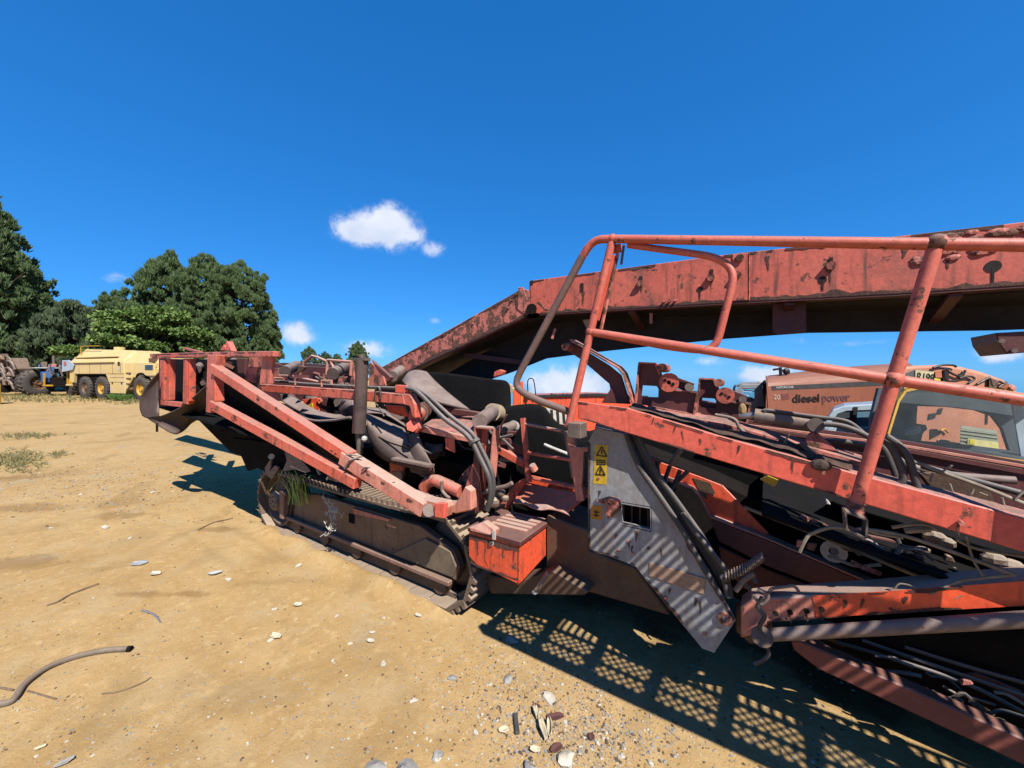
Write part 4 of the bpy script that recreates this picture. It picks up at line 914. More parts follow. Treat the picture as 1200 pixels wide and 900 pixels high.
for i in range(-ny, nx):
    for sgn in (1,-1):
        a = max(0, -i); b = min(ny, nx-i)
        if b <= a: continue
        p = Vector((X0+(i+a)*d_, Y0+.05+(a if sgn == 1 else ny-a)*d_, WZ)); q = Vector((X0+(i+b)*d_, Y0+.05+(b if sgn == 1 else ny-b)*d_, WZ))
        rods.beam(p, q, .0125, .006)
rods.build('mesh_floor', steel, wk)
bars = MB(); k = X0+.03
while k < X1: bars.box((k,Y1+.02,WZ-.005),(k+.021,ye(k)-.001,WZ+.005)); k += .05
bars.build('bar_floor', steel, wk)
for x in (2.2, 4.0):
    for y in (Y0+.02, Y1+.15): MB().box((x,y-.03,0),(x+.06,y+.03,WZ-.06)).build('walkway_leg', faded, wk)
# dark pan added under the deck to keep sun off the ground
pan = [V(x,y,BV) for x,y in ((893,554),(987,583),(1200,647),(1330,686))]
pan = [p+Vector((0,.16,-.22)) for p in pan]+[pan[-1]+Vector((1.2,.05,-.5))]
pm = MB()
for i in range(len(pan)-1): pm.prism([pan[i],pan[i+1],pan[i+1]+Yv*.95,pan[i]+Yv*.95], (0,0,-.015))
pm.build('deck_shade_pan', belt, MACH)

# ---- rust eaten edges, scabs and runs on the plates
rustm = mat('flaking rust', (.14,.065,.045), (.085,.04,.03), 22, rough=.95, bump=.7, dust=.3, dustcol=(.3,.18,.13), grunge=.4)
rr_ = random.Random(77)
def ragged(px, v, parent, wmin, wmax, side=(0,0,1), step=.03, gap=.35, out=.0025, name='rust_edge'):
    """flaked band along an edge: width wanders, breaks here and there"""
    P = [V(x,y,v) for x,y in px]; mb = MB(); sd = Vector(side); off = rr_.uniform(0,90)
    pts = []
    for i in range(len(P)-1):
        n = max(2, int((P[i+1]-P[i]).length/step))
        pts += [P[i].lerp(P[i+1], k/n) for k in range(n)]
    pts.append(P[-1]); prev = None
    for i, p in enumerate(pts):
        q = noise.noise(p*4+Vector((off,0,0)))*.6+noise.noise(p*17+Vector((0,off,0)))*.55
        w = wmin+(wmax-wmin)*max(0, q+.35)*(.6+.8*rr_.random())
        on = q > -gap
        cur = (p-Yv*out, p-Yv*out+sd*w)
        if on and prev: mb.add([prev[0],cur[0],cur[1],prev[1]], [(0,1,2,3)])
        prev = cur if on else None
    if mb.f: mb.build(name, rustm, parent)['kind'] = 'stuff'
def run(x, y, v, ln, w, parent):
    p = V(x,y,v-.0025); n = 6; mb = MB(); L1 = []
    for k in range(n+1):
        t = k/n; ww = w*(1-t)**.7*(.7+.6*rr_.random()); L1.append((p+Vector((-ww-.004*math.sin(3*t+x),0,-ln*t)), p+Vector((ww-.004*math.sin(3*t+x),0,-ln*t))))
    for k in range(n): mb.add([L1[k][0],L1[k][1],L1[k+1][1],L1[k+1][0]], [(0,1,2,3)])
    mb.build('rust_run', rustm, parent)
dn = (0,0,-1); up_ = (0,0,1)
ragged([(632,368),(855,354),(1050,344),(1200,334),(1330,327)], OV-.001, oc, .004, .035, up_)
ragged([(620,329.5),(860,297.5),(1040,278.5),(1200,260.5),(1330,245.5)], OV-.001, oc, .002, .022, dn, gap=.1)
ragged([(616,370.5),(500,424.5),(440,454.5)], OV-.005, oc, .01, .06, up_, gap=.6)
ragged([(446,431.5),(530,385),(612,338.5)], OV-.005, oc, .006, .05, dn, gap=.5)
ragged([(621,330),(621,364)], OV-.001, oc, .004, .02, (1,0,0), gap=.5)
for x, y in ((751,333),(834,326),(865,324),(974,313),(683,342),(1112,300),(900,300),(1060,290)): run(x, y, OV, rr_.uniform(.05,.12), rr_.uniform(.006,.013), oc)
for x, y in ((470,425),(500,405),(530,392),(560,377),(590,362),(605,350)): run(x, y, OV-.006, rr_.uniform(.05,.12), rr_.uniform(.008,.016), oc)
ragged([(677,470.5),(735,478.5),(850,513.5),(996,553.5)], BV-.001, db, .001, .014, dn, gap=.0)
ragged([(1020,560),(1200,607.5),(1330,642)], BV-.001, db, .001, .010, dn, gap=-.05)
ragged([(677,489.5),(987,582.5),(1200,646.5),(1330,685.5)], BV-.001, db, .001, .009, up_, gap=-.05)
for x, y in ((765,490),(790,500),(800,505),(865,522),(930,540),(1125,613),(820,514)): run(x, y, BV, rr_.uniform(.03,.08), rr_.uniform(.003,.006), db)
ragged([(304,450.5),(414,457.5),(472,462.5)], 1.919, ub, .001, .012, dn, gap=.1); ragged([(308,458.5),(414,468.5),(474,473.5)], 1.919, ub, .001, .012, up_, gap=.2)
ragged([(176,415),(245,413),(320,412)], HVV-.001, hp, .002, .02, dn, gap=.2); ragged([(178,419.6),(245,418.6),(320,417.6)], HVV-.001, hp, .002, .02, up_, gap=.2)
ragged([(551,659.5),(560,664.5),(607,680)], by0-.001, sb, .004, .03, up_, gap=.5); ragged([(550,626),(609,643)], by0-.001, sb, .004, .035, dn, gap=.4)
for x, y in ((560,632),(590,640),(602,643),(575,640)): run(x, y, by0, rr_.uniform(.05,.12), rr_.uniform(.006,.012), sb)
ragged([(689.5,520),(690.5,642)], GV-.001, gp, .002, .018, (1,0,0), gap=.2); ragged([(691,642),(745,663),(763,686),(823,759)], GV-.001, gp, .002, .03, (.5,0,.8), gap=.2); ragged([(752,548),(798,620),(830,667),(861,726)], GV-.001, gp, .002, .025, (-.9,0,-.3), gap=.1)
for x, y in ((737,636),(712,600),(741,640),(775,644),(702,575),(785,690),(745,622),(815,700),(800,680),(820,705)): run(x, y, GV, rr_.uniform(.03,.07), rr_.uniform(.004,.010), gp)
ragged([(901,702),(1028,694.5),(1200,681.5)], 2.055, lb, .001, .014, dn, gap=.1); ragged([(903,728.5),(1127,713.5),(1200,709.5)], 2.055, lb, .001, .016, up_, gap=.2)
for x, y in ((926,722),(945,720),(963,718),(1010,702),(1060,699),(990,704)): run(x, y, 2.056, rr_.uniform(.03,.05), rr_.uniform(.004,.008), lb)
for p_, q_ in ((V(251,431,1.50), V(412,536,1.70)), (V(250,474,1.50), V(420,566,1.70)), (V(404,535,1.69), V(500,596,1.80))):
    for k in range(5):
        t = rr_.random(); c = p_.lerp(q_, t)+Vector((0,-.0445 if p_.y < 1.6 and abs(p_.z-1.3) > .2 else -.052,rr_.uniform(-.035,.035)))
        a = MB(); n = 7; r = rr_.uniform(.006,.018); a.add([c]+[c+Vector((math.cos(k2*.9)*r*rr_.uniform(.4,1.6)*2.4,0,math.sin(k2*.9)*r*rr_.uniform(.5,1.2))) for k2 in range(n)], [(0,k2+1,(k2+1) % n+1) for k2 in range(n)]); a.build('rust_patch', rustm, MACH)
# tangle of cables, brackets and dirt in the lower right and in the hopper
rc = random.Random(5)
for k in range(40):
    lo_ = k % 2; x = rc.uniform(930,1190); y = (605+(x-930)*.27+rc.uniform(-8,36)) if lo_ else (752+(x-930)*.36+rc.uniform(-30,10)); v = rc.uniform(2.18,2.34); j = k % 5
    if j < 2: pipe('loose_cable', [(x,y),(x+rc.uniform(8,20),y+rc.uniform(0,12)),(x+rc.uniform(22,40),y+rc.uniform(2,18)),(x+rc.uniform(40,70),y+rc.uniform(8,26))], v, rc.uniform(.004,.009), rc.choice((hose, hose, dry, pale)), MACH, 4, 6)
    elif j == 2: plate('rusty_bracket', [(x,y),(x+rc.uniform(6,16),y+rc.uniform(1,5)),(x+rc.uniform(5,14),y+rc.uniform(7,13)),(x-2,y+rc.uniform(4,9))], v, .02, rc.choice((rusty, maroon, brown)), MACH)
    elif j == 3: MB().beam(V(x,y,v), V(x+rc.uniform(14,40),y+rc.uniform(4,16),v+.05), .03, .02).build('rusty_bar', rc.choice((rusty, maroon, brown)), MACH)
    else: MB().ball(V(x,y+6,v+.05), rc.uniform(.015,.03), 7, 5, (1.4,.8,.8)).build('dirt_clod', trackm, MACH)
for k in range(26):
    x = rc.uniform(190,410); y = 424+rc.uniform(0,18)+max(0,(x-300))*.06; v = rc.uniform(1.85,2.5); j = k % 3
    if j == 0: plate('rusty_bracket', [(x,y),(x+rc.uniform(4,9),y+rc.uniform(0,3)),(x+rc.uniform(4,8),y+rc.uniform(6,13)),(x-2,y+rc.uniform(5,10))], v, .02, rc.choice((rusty, maroon, brown)), hp)
    elif j == 1: pipe('loose_cable', [(x,y),(x+6,y+rc.uniform(3,9)),(x+16,y+rc.uniform(-2,8)),(x+rc.uniform(18,28),y+rc.uniform(4,14))], v-.1, .010, hose, hp, 4, 6)
    else: MB().beam(V(x,y,v), V(x+rc.uniform(8,22),y+rc.uniform(-4,8),v+.1), .05, .03).build('rusty_bar', rc.choice((rusty, maroon, rubber)), hp)
# ------------------------------------------------------------------ far vehicles
tyre_m = mat('dusty tyre rubber', (.085,.07,.06), (.05,.042,.038), 4, dust=.4, dustcol=(.3,.22,.15), rough=.9, bump=.2)
yel = mat('sandy yellow paint', (.86,.63,.24), (.80,.56,.19), 1.2, rust=.2, rscale=3, dust=.4, dustcol=(.62,.46,.24), rough=.5, streak=.35, bump=.03, grunge=.15, rustcol=(.30,.17,.06), col3=(.80,.60,.30), grime=.25, grimecol=(.25,.16,.07))
yel2 = mat('deep yellow rim paint', (.72,.40,.03), (.6,.3,.03), 3, rust=.2, rough=.6, bump=.05)
rimr = mat('rusty brown rim', (.2,.1,.05), (.14,.07,.04), 3, rust=.3)
blu = mat('faded blue paint', (.06,.18,.42), (.05,.13,.3), 3, rust=.2)
plblue = mat('pale blue grey paint', (.36,.44,.50), (.30,.37,.43), 2, rust=.1, rough=.4, bump=.03, grunge=.12)
gryc = mat('slate grey paint', (.25,.265,.29), (.19,.20,.22), 3, rust=.12, dust=.4, rough=.5, bump=.05)
ora = mat('sun faded orange paint', (.34,.115,.062), (.30,.095,.052), 1.5, rust=.16, rscale=6, dust=.25, rough=.55, streak=.3, bump=.05)
orp = mat('pinkish orange paint', (.60,.26,.15), (.54,.21,.12), 2, rust=.2, rscale=6, rough=.55, streak=.2, bump=.05)
stripe = mat('dark grey stripe', (.06,.055,.055), rough=.6, bump=0)
def glassm(name, tint, rough=.08, alpha=.35):
    M = bpy.data.materials.new(name); M.use_nodes = True; nt = M.node_tree; N = nt.nodes; L = nt.links
    out = N['Material Output']; P = N['Principled BSDF']; P.inputs['Base Color'].default_value = (*tint,1); P.inputs['Roughness'].default_value = rough
    tr = N.new('ShaderNodeBsdfTransparent'); mx = N.new('ShaderNodeMixShader')
    n = N.new('ShaderNodeTexNoise'); n.inputs['Scale'].default_value = 4; n.inputs['Detail'].default_value = 6; tc = N.new('ShaderNodeTexCoord'); L.new(tc.outputs['Object'], n.inputs['Vector'])
    mr = N.new('ShaderNodeMapRange'); L.new(n.outputs['Fac'], mr.inputs[0]); mr.inputs[1].default_value = .3; mr.inputs[2].default_value = .7; mr.inputs[3].default_value = alpha*.6; mr.inputs[4].default_value = alpha*1.3
    L.new(mr.outputs[0], mx.inputs[0]); L.new(tr.outputs[0], mx.inputs[1]); L.new(P.outputs[0], mx.inputs[2]); L.new(mx.outputs[0], out.inputs['Surface'])
    return M
glass = glassm('dusty cab glass', (.06,.08,.09), alpha=.16)
dglass = mat('dark window glass', (.03,.04,.05), (.06,.07,.08), 2, rough=.12, bump=0, grunge=0, spec=.6)

def wheel(parent, c, ax, R, w, rim, lugs=24, name='wheel'):
    c = Vector(c); ax = Vector(ax).normalized()
    t = MB().lathe(c-ax*w/2, ax, [(R*.52,.02*w),(R*.62,-.02*w),(R*.86,0),(R*.96,.06*w),(R,.16*w),(R,.84*w),(R*.96,.94*w),(R*.86,w),(R*.62,1.02*w),(R*.52,.98*w)], 36)
    a = ax.orthogonal().normalized(); b = ax.cross(a)
    for k in range(lugs):
        for sd in (0,1):
            t1 = 2*math.pi*(k+.5*sd)/lugs; t2 = t1+.16
            d1 = a*math.cos(t1)+b*math.sin(t1); d2 = a*math.cos(t2)+b*math.sin(t2)
            p = c+d1*R*1.0+ax*w*(-.46 if sd else .46); q = c+d2*R*1.0+ax*w*(.02 if sd else -.02)
            t.beam(p, q, R*.07, R*.09, d1)
    o = t.build(name, tyre_m, parent, smooth=True)
    MB().lathe(c-ax*w*.5, ax, [(.01,.16*w),(R*.16,.1*w),(R*.2,.2*w),(R*.42,.24*w),(R*.5,.06*w),(R*.55,.04*w)], 26).build('rim', rim, o, smooth=True)
    hb = [c-ax*w*.36+(a*math.cos(k*.785)+b*math.sin(k*.785))*R*.3 for k in range(8)]
    m_ = MB()
    for h in hb: m_.cyl(h, h-ax*.04, R*.03, 6)
    m_.build('lug_nuts', rimr, o)
    return o
def place(root, X, Y, dirX, dirY, z=0):
    root.location = C(X, Y, z); d = RT*dirX+FW*dirY; root.rotation_euler = (0,0,math.atan2(d.y, d.x))

# articulated water tanker: local x rear to front, -y the side seen
tk = empty('tanker_truck', 'sandy yellow articulated water tanker truck parked under the trees', 'truck')
place(tk, -29.55, 28.25, .933, -.358)
body = MB()
def sec(x, zt, yo=0): return [Vector((x,y,z)) for y,z in ((-1.35,.95),(-1.35,2.55),(-1.2,2.65),(-.75,zt),(.75,zt),(1.2,2.65),(1.35,2.55),(1.35,.95))]
def loft(mb, secs):
    n = len(secs[0]); vs = [p for s in secs for p in s]; fs = []
    for i in range(len(secs)-1):
        for k in range(n): k2 = (k+1) % n; fs.append((i*n+k, i*n+k2, (i+1)*n+k2, (i+1)*n+k))
    fs.append(tuple(range(n-1,-1,-1))); fs.append(tuple(range((len(secs)-1)*n, len(secs)*n))); return mb.add(vs, fs)
def sec2(x, zt, zb): return [Vector((x,y,z)) for y,z in ((-1.35,zb),(-1.35,2.5),(-1.28,2.66),(-.7,zt),(.7,zt),(1.28,2.66),(1.35,2.5),(1.35,zb))]
loft(body, [sec2(-1.9,3.3,2.0), sec2(-1.3,3.56,1.75), sec2(4.6,3.34,1.75), sec2(4.95,3.24,1.75)])
tb = body.build('tank_body', yel, tk, .03)
loft(MB(), [[Vector((x,y,z)) for y,z in ((-1.32,.45),(-1.32,1.75),(1.32,1.75),(1.32,.45))] for x in (3.2,4.95)]).build('skirt_panel', yel, tk, .02)
for pts in ([(-1.9,1.2),(-1.9,2.05),(-1.2,1.8),(-1.4,1.15)], [(3.2,1.76),(3.2,1.1),(2.75,1.76)]):
    MB().prism([(x,-1.33,z) for x,z in pts], (0,2.66,0)).build('arch_panel', yel, tk)
loft(MB(), [[Vector((x,y,z)) for y,z in ((-1.2,.6),(-1.2,1.74),(1.2,1.74),(1.2,.6))] for x in (-1.3,3.2)]).build('arch_cavity', hole, tk)
for z in (2.52, 2.9): MB().box((-1.5,-1.44 if z < 2.6 else -1.22,z),(3.9,-1.30 if z < 2.6 else -1.05,z+.07)).build('side_ledge', yel, tk, .01)
loft(MB(), [[Vector((x,y,z)) for y,z in ((-yb,zb),(-yb,2.45),(-.8,zt),(.8,zt),(yb,2.45),(yb,zb))] for x,yb,zb,zt in ((4.97,1.34,.5,3.2),(5.7,1.25,1.5,3.15),(7.3,1.2,1.6,3.05),(8.2,1.1,.9,2.9))]).build('front_body', yel, tk, .03)
MB().box((7.35,-1.19,2.5),(7.95,-1.0,2.75)).build('cab_vent', rimr, tk)
MB().box((8.0,-1.2,1.2),(8.7,1.1,2.1)).build('bonnet', yel, tk, .05)
for x in (0., 2.1): wheel(tk, (x,-1.05,.775), (0,1,0), .775, .6, rimr if x == 0 else yel2)
for x in (0., 2.1): wheel(tk, (x,1.05,.775), (0,-1,0), .775, .6, rimr)
wheel(tk, (6.64,-1.05,.775), (0,1,0), .775, .6, yel2); wheel(tk, (6.64,1.05,.775), (0,-1,0), .775, .6, yel2)
MB().box((4.3,-1.38,2.3),(4.5,-1.355,2.55)).build('side_lamp', ink, tk); MB().box((4.28,-1.37,1.95),(4.5,-1.355,2.15)).build('side_decal', white, tk)
MB().box((-2.9,-1.2,.9),(-1.9,1.2,1.0)).build('rear_bumper', yel, tk, .02)
for x, z0 in ((-2.85,.95),(-2.5,.95),(-2.2,.95)): MB().beam((x,-1.1,z0), (x+.1,-1.1,2.0), .1, .1).build('rear_frame', yel2, tk)
MB().prism([(-2.7,-1.45,1.9),(-1.2,-1.45,2.05),(-1.0,-1.45,2.4),(-1.7,-1.45,2.75),(-2.6,-1.45,2.75)], (0,.06,0)).build('bent_panel', mat('pale blue white panel', (.42,.53,.66), (.5,.55,.6), 3, rust=.1), tk, .01)
MB().box((-2.35,-1.47,2.35),(-2.0,-1.452,2.65)).build('panel_decal', mat('red decal', (.55,.2,.15)), tk)
for x in (3.5, 4.6): MB().box((x,-1.37,1.1),(x+.08,-1.33,1.2)).build('latch', ink, tk)
MB().cyl((5.6,-1.3,.75), (6.0,-1.1,.85), .12, 10).build('coupling', rimr, tk); MB().box((3.0,-.6,.55),(6.6,.6,.95)).build('frame_rail', hole, tk)

for x in (-.6,.8,2.2,3.6,4.55): MB().box((x,-1.358,1.78),(x+.025,-1.35,2.5)).build('panel_seam', rimr, tk)
for z in (1.2,1.5): MB().box((3.25,-1.33,z),(4.9,-1.318,z+.02)).build('panel_seam', rimr, tk)
MB().tube(joints([(-1.2,-1.0,3.1),(-1.2,-1.0,3.75),(1.2,-1.0,3.72)],.1), .025, 6).build('grab_rail', yel2, tk)
MB().cyl((1.4,0,3.45),(1.4,0,3.68), .3, 16).build('filler_hatch', yel, tk)
for k in range(4): MB().box((5.15,-1.36,.75+k*.35),(5.6,-1.28,.79+k*.35)).build('ladder_step', rimr, tk)
MB().box((7.0,-1.27,1.62),(8.15,-1.2,2.35)).build('cab_door', yel, tk, .03); MB().box((7.15,-1.29,2.0),(7.95,-1.26,2.32)).build('cab_window', dglass, tk)
MB().tube(smoothline([(6.0,-1.2,1.25),(6.25,-1.25,1.68),(6.7,-1.25,1.76),(7.2,-1.25,1.6)],4), .07, 6).build('mudguard', hole, tk)
for x in (1.05,): MB().box((x-.2,-1.1,.5),(x+.2,1.1,.9)).build('bogie', hole, tk)
# stripped wheel loader beside it
wl = empty('wheel_loader', 'stripped wheel loader with one huge tyre and blue engine parts beside yellow tanker', 'loader')
place(wl, -39.27, 32.96, .86, -.5)
wheel(wl, (.3,-1.0,1.05), (-.95,-.22,0), 1.05, 1.1, rimr, 20)
wheel(wl, (3.2,.6,1.0), (0,1,0), 1.0, .8, rimr, 20)
MB().box((.6,-.6,.7),(3.6,1.0,1.5)).build('chassis', hole, wl, .04)
MB().box((.2,-1.3,2.22),(1.9,.2,2.3)).build('mudguard', white, wl, .02)
MB().box((1.55,-.95,1.1),(2.2,-.4,1.95)).build('engine_block', blu, wl, .04)
cols = [blu, pale, steel, dustred, brown, pale]
for i in range(26):
    x = random.uniform(.2,3.2); z = random.uniform(2.2,2.9)*1.0; y = random.uniform(-.8,.6)
    w_, h_ = random.uniform(.12,.4), random.uniform(.12,.5)
    MB().box((x,y,z-.3),(x+w_,y+.3,z-.3+h_)).build('engine_part', cols[i % 6], wl, .02)
for i in range(10):
    x = random.uniform(.3,3.0); p = Vector((x,random.uniform(-.9,.2),2.0)); MB().tube(smoothline([p, p+Vector((.3,0,.5)), p+Vector((.7,-.1,.3)), p+Vector((.9,0,-.4))],4), .05, 6).build('engine_pipe', cols[(i*2) % 6], wl, smooth=True)
MB().cyl((1.4,-.2,2.3), (1.4,-.2,3.3), .1, 8).build('exhaust', steel, wl)
MB().box((2.2,-1.0,.8),(3.3,-.4,.9)).build('step', yel2, wl); MB().beam((2.3,-.9,.9),(2.5,-.9,1.8),.1,.1).build('step_post', yel2, wl)
# loader arms and bucket linkage lying further left
la = empty('loader_arm', 'rusty loader boom and tan linkage lying at the far left under the pine', 'boom')
place(la, -43.3, 33.6, .9, -.4)
MB().box((-1.0,-.6,.25),(3.1,1.2,1.3)).build('boom_base', brown, la, .08)
MB().prism([(1.2,-.9,1.4),(2.9,-.9,1.3),(3.3,-.9,2.2),(2.7,-.9,3.1),(1.7,-.9,3.0),(1.1,-.9,2.2)], (0,.9,0)).build('boom_plate', mat('rusty brown casting', (.20,.13,.085), (.11,.07,.05), 4, rust=.4, dust=.6, grime=.6), la, .04)
tanl = mat('tan linkage paint', (.36,.24,.15), (.28,.18,.11), 3, rust=.25)
for k, x in enumerate((0., .65)):
    MB().tube(smoothline([Vector((x+.1,-1.2,1.5)), Vector((x+.25,-1.3,2.1)), Vector((x+.75,-1.3,2.8)), Vector((x+1.5,-1.2,3.1))],5), .14, 6).build('link_arm', tanl, la, smooth=True)
MB().cyl((-.6,-1.0,1.3), (.6,-1.0,3.3), .16, 10).build('hydraulic_ram', tanl, la, smooth=True)
for k in range(9): MB().ball((random.uniform(-.8,3.4),-1.1,random.uniform(.6,2.8)), random.uniform(.12,.24), 7, 5).build('hub_cap', steel if k % 2 else pale, la)
MB().cyl((-1.2,-.9,.55), (1.6,-.9,.55), .35, 14).build('axle_drum', hole, la, smooth=True)
MB().prism([(-1.5,-.8,2.4),(.4,-.8,2.9),(.2,-.8,3.5),(-1.2,-.8,3.4)], (0,.4,0)).build('cylinder_bank', brown, la, .05)
for k in range(22):
    p = Vector((random.uniform(-1.2,3.2),-1.15,random.uniform(.5,3.0)))
    if k % 2: MB().tube(smoothline([p, p+Vector((.3,-.1,.35)), p+Vector((.8,0,.2)), p+Vector((1.0,.1,-.35))],3), random.uniform(.04,.1), 6).build('hydraulic_pipe', (tanl, steel, brown, pale)[k % 4], la, smooth=True)
    else: MB().box(p, p+Vector((random.uniform(.2,.6),.3,random.uniform(.15,.5)))).build('casting', (brown, tanl, steel, pale)[(k//2) % 4], la, .03)
# small yellow machine corner at the picture's left edge
yb = empty('yellow_attachment', 'yellow steel attachment corner cut by the left edge of the picture', 'attachment', loc=CP(-14,22.,0))
MB().box((-.8,-.4,.0),(.62,.4,1.25)).build('block', yel2, yb, .05); MB().box((-.5,-.45,1.25),(.5,.3,1.45)).build('cap', yel2, yb, .05)

# ---- far right, behind the machine
def cplate(name, px, Y, t, m, parent, bevel=.01):
    return MB().prism([CP(x,Y,ZP(y,Y)) for x,y in px], CP(sum(p[0] for p in px)/len(px),1.).normalized()*t).build(name, m, parent, bevel)
def ctube(name, px, Y, r, m, parent, n=8): return MB().tube(smoothline([CP(x,Y,ZP(y,Y)) for x,y in px],4), r, n).build(name, m, parent, smooth=True)
def text(body, px, py, Y, size, m, parent, name, bold=0., ang=0., sx=1.):
    cu = bpy.data.curves.new(name, 'FONT'); cu.body = body; cu.size = size; cu.extrude = .001; cu.offset = bold
    o = bpy.data.objects.new(name, cu); COL.objects.link(o)
    dg = bpy.context.evaluated_depsgraph_get(); me = bpy.data.meshes.new_from_object(o.evaluated_get(dg)); bpy.data.objects.remove(o)
    o = bpy.data.objects.new(name, me); COL.objects.link(o); me.materials.clear(); me.materials.append(m)
    ux = (RT*math.cos(ang)+Zv*math.sin(ang)); uz = (Zv*math.cos(ang)-RT*math.sin(ang)); nn = -FW
    p = CP(px,Y,ZP(py,Y))
    mw = Matrix(((ux.x*sx,uz.x,nn.x,p.x),(ux.y*sx,uz.y,nn.y,p.y),(ux.z*sx,uz.z,nn.z,p.z),(0,0,0,1)))
    me.transform(mw); o.parent = parent; return o
# long orange fuel bowser body
YT = 10.
fb_ = empty('fuel_bowser', 'long faded orange fuel bowser body with grey stripe and dieselpower lettering', 'tank')
def tsec(px, top, Y, D=2.2):
    f = lambda dy, py: CP(px, Y, ZP(py, Y))+FW*dy
    FW = CP(930,1.).normalized(); zt = ZP(top, Y); zs = ZP(453, Y); base = CP(px, Y, 0)
    pts = [base+Zv*.5, base+Zv*zs]
    for k in range(1,6):
        a = k/5*math.pi/2; pts.append(base+FW*(1.0*(1-math.cos(a)))+Zv*(zs+(zt-zs)*math.sin(a)))
    pts += [base+FW*(D-.4)+Zv*zt, base+FW*D+Zv*zs, base+FW*D+Zv*.5]
    return pts
loft(MB(), [tsec(898,440,YT), tsec(950,434,YT), tsec(1010,428,YT), tsec(1075,424,YT)]).build('tank_shell', ora, fb_, .0)
cplate('end_rib', [(897,440),(899,440),(905,500),(902,500)], YT-.02, .05, ora, fb_)
cplate('stripe', [(904,452.5),(1075,444),(1075,450),(905,457.5)], YT-.006, .006, stripe, fb_, 0)
text('HITACHI', 910, 455.2, YT-.012, .075, white, fb_, 'maker_lettering', .001, .035, 1.5)
text('diesel', 928.5, 471.8, YT-.012, .30, ink, fb_, 'bold_lettering', .007, .03, 1.06)
text('power', 963.5, 470.6, YT-.012, .30, mat('faded mauve lettering', (.17,.06,.065), rough=.6, bump=0), fb_, 'faded_lettering', .006, .03, .92)
text('20', 907, 468, YT-.012, .17, mat('faded pale lettering', (.62,.42,.32), bump=0), fb_, 'number_lettering', .004)
cplate('square_logo', [(916,462),(925,460.5),(925,468),(917,469)], YT-.008, .004, mat('dull red logo', (.22,.06,.05), bump=0), fb_, 0)
bx_ = CP(948,YT,0)
MB().box(bx_+Vector((-2.0,.2,.0)), bx_+Vector((3.0,2.0,.5))).build('bed', hole, fb_)
bc = MB(); bc.tube([CP(906,YT+.4,ZP(433,YT)), CP(912,YT+.4,ZP(432,YT)), CP(925,YT+.4,ZP(437,YT))], .03, 6); bc.tube([CP(914,YT+.4,ZP(430,YT)), CP(915,YT+.4,ZP(441,YT))], .04, 6); bc.ball(CP(921,YT+.4,ZP(435,YT)), .09, 7, 5)
bc.build('vent_valve', ink, fb_)
# slate grey truck cab
gc = empty('truck_cab', 'slate grey truck cab with open side window behind the hydraulic cylinder', 'truck')
YG = 11.
for q, m_, n_ in (([(869,450),(893,450),(894,456),(869,456)], gryc, 'roof_rail'), ([(864,455),(870,450),(871,490),(864,490)], gryc, 'front_pillar'), ([(884,455),(894,455),(900,490),(885,490)], gryc, 'door_panel'), ([(869,469),(886,470),(886,490),(869,490)], gryc, 'door'),
                 ([(893,449),(898,449),(908,490),(899,490)], ink, 'rear_pillar')):
    cplate(n_, q, YG, .12, m_, gc, .02)
cplate('rear_wall', [(870,450),(893,450),(893,456),(870,456)], YG+1.5, .1, gryc, gc); cplate('lower_body', [(862,486),(906,486),(906,512),(862,512)], YG-.02, 1.6, gryc, gc)
cplate('roof', [(866,449),(896,448),(896,451),(866,452)], YG+.02, 1.6, gryc, gc)
cplate('air_deflector', [(889,445.5),(897,445),(898,450),(890,450)], YG+.1, .4, white, gc)
cplate('window_trim', [(872,457),(884,458),(884,459),(872,458)], YG-.02, .05, ink, gc, 0); cplate('side_window', [(871,456),(884.5,457),(885,470),(871,469)], YG+.06, .01, glassm('pale cab glass', (.4,.5,.55), alpha=.25), gc, 0)
ctube('mirror_arm', [(866,452),(861,453),(860,466),(866,468)], YG-.2, .03, ink, gc); cplate('mirror', [(862,456),(866,456),(866,466),(862,466)], YG-.25, .06, gryc, gc)
cplate('vent_grille', [(888,477),(896,477),(897,480),(888,480)], YG-.02, .03, ink, gc, 0)
w0 = wheel(gc, CP(882,YG,.5)+FW*.2, FW, .5, .35, rimr)
# pale blue pickup
pc = empty('pickup_truck', 'pale blue grey pickup cab with dark side window below the mid rail', 'pickup')
YP = 7.2
P_ = [(966,500),(969,487),(977,475),(990,470),(1030,467),(1030,530),(966,530)]
cplate('cab_shell', [(966,504),(969,492),(977,480),(990,475.5),(1030,473),(1030,481),(992,482.5),(982,486),(976,494),(973,504)], YP, 1.0, plblue, pc, .02)
cplate('door', [(966,500),(1030,500),(1030,530),(964,530)], YP+.01, 1.4, plblue, pc, .02)
cplate('side_window', [(974,500),(976.5,491),(982.5,482.5),(992,479),(1002,478.5),(1001,500)], YP+.03, .02, dglass, pc, 0)
cplate('rear_window', [(1005,478.5),(1030,478),(1030,500),(1004,500)], YP+.03, .02, mat('blue tinted glass', (.06,.14,.22), (.1,.2,.28), 1, rough=.15, bump=0), pc, 0)
cplate('window_post', [(1001,477),(1006,477),(1004,501),(1000,501)], YP-.02, .05, ink, pc, 0)
for x in (975,1022): wheel(pc, CP(x,YP,.33)+FW*.2, FW, .33, .22, rimr)
cplate('sill', [(962,528),(1032,528),(1032,548),(962,548)], YP+.03, 1.3, plblue, pc)
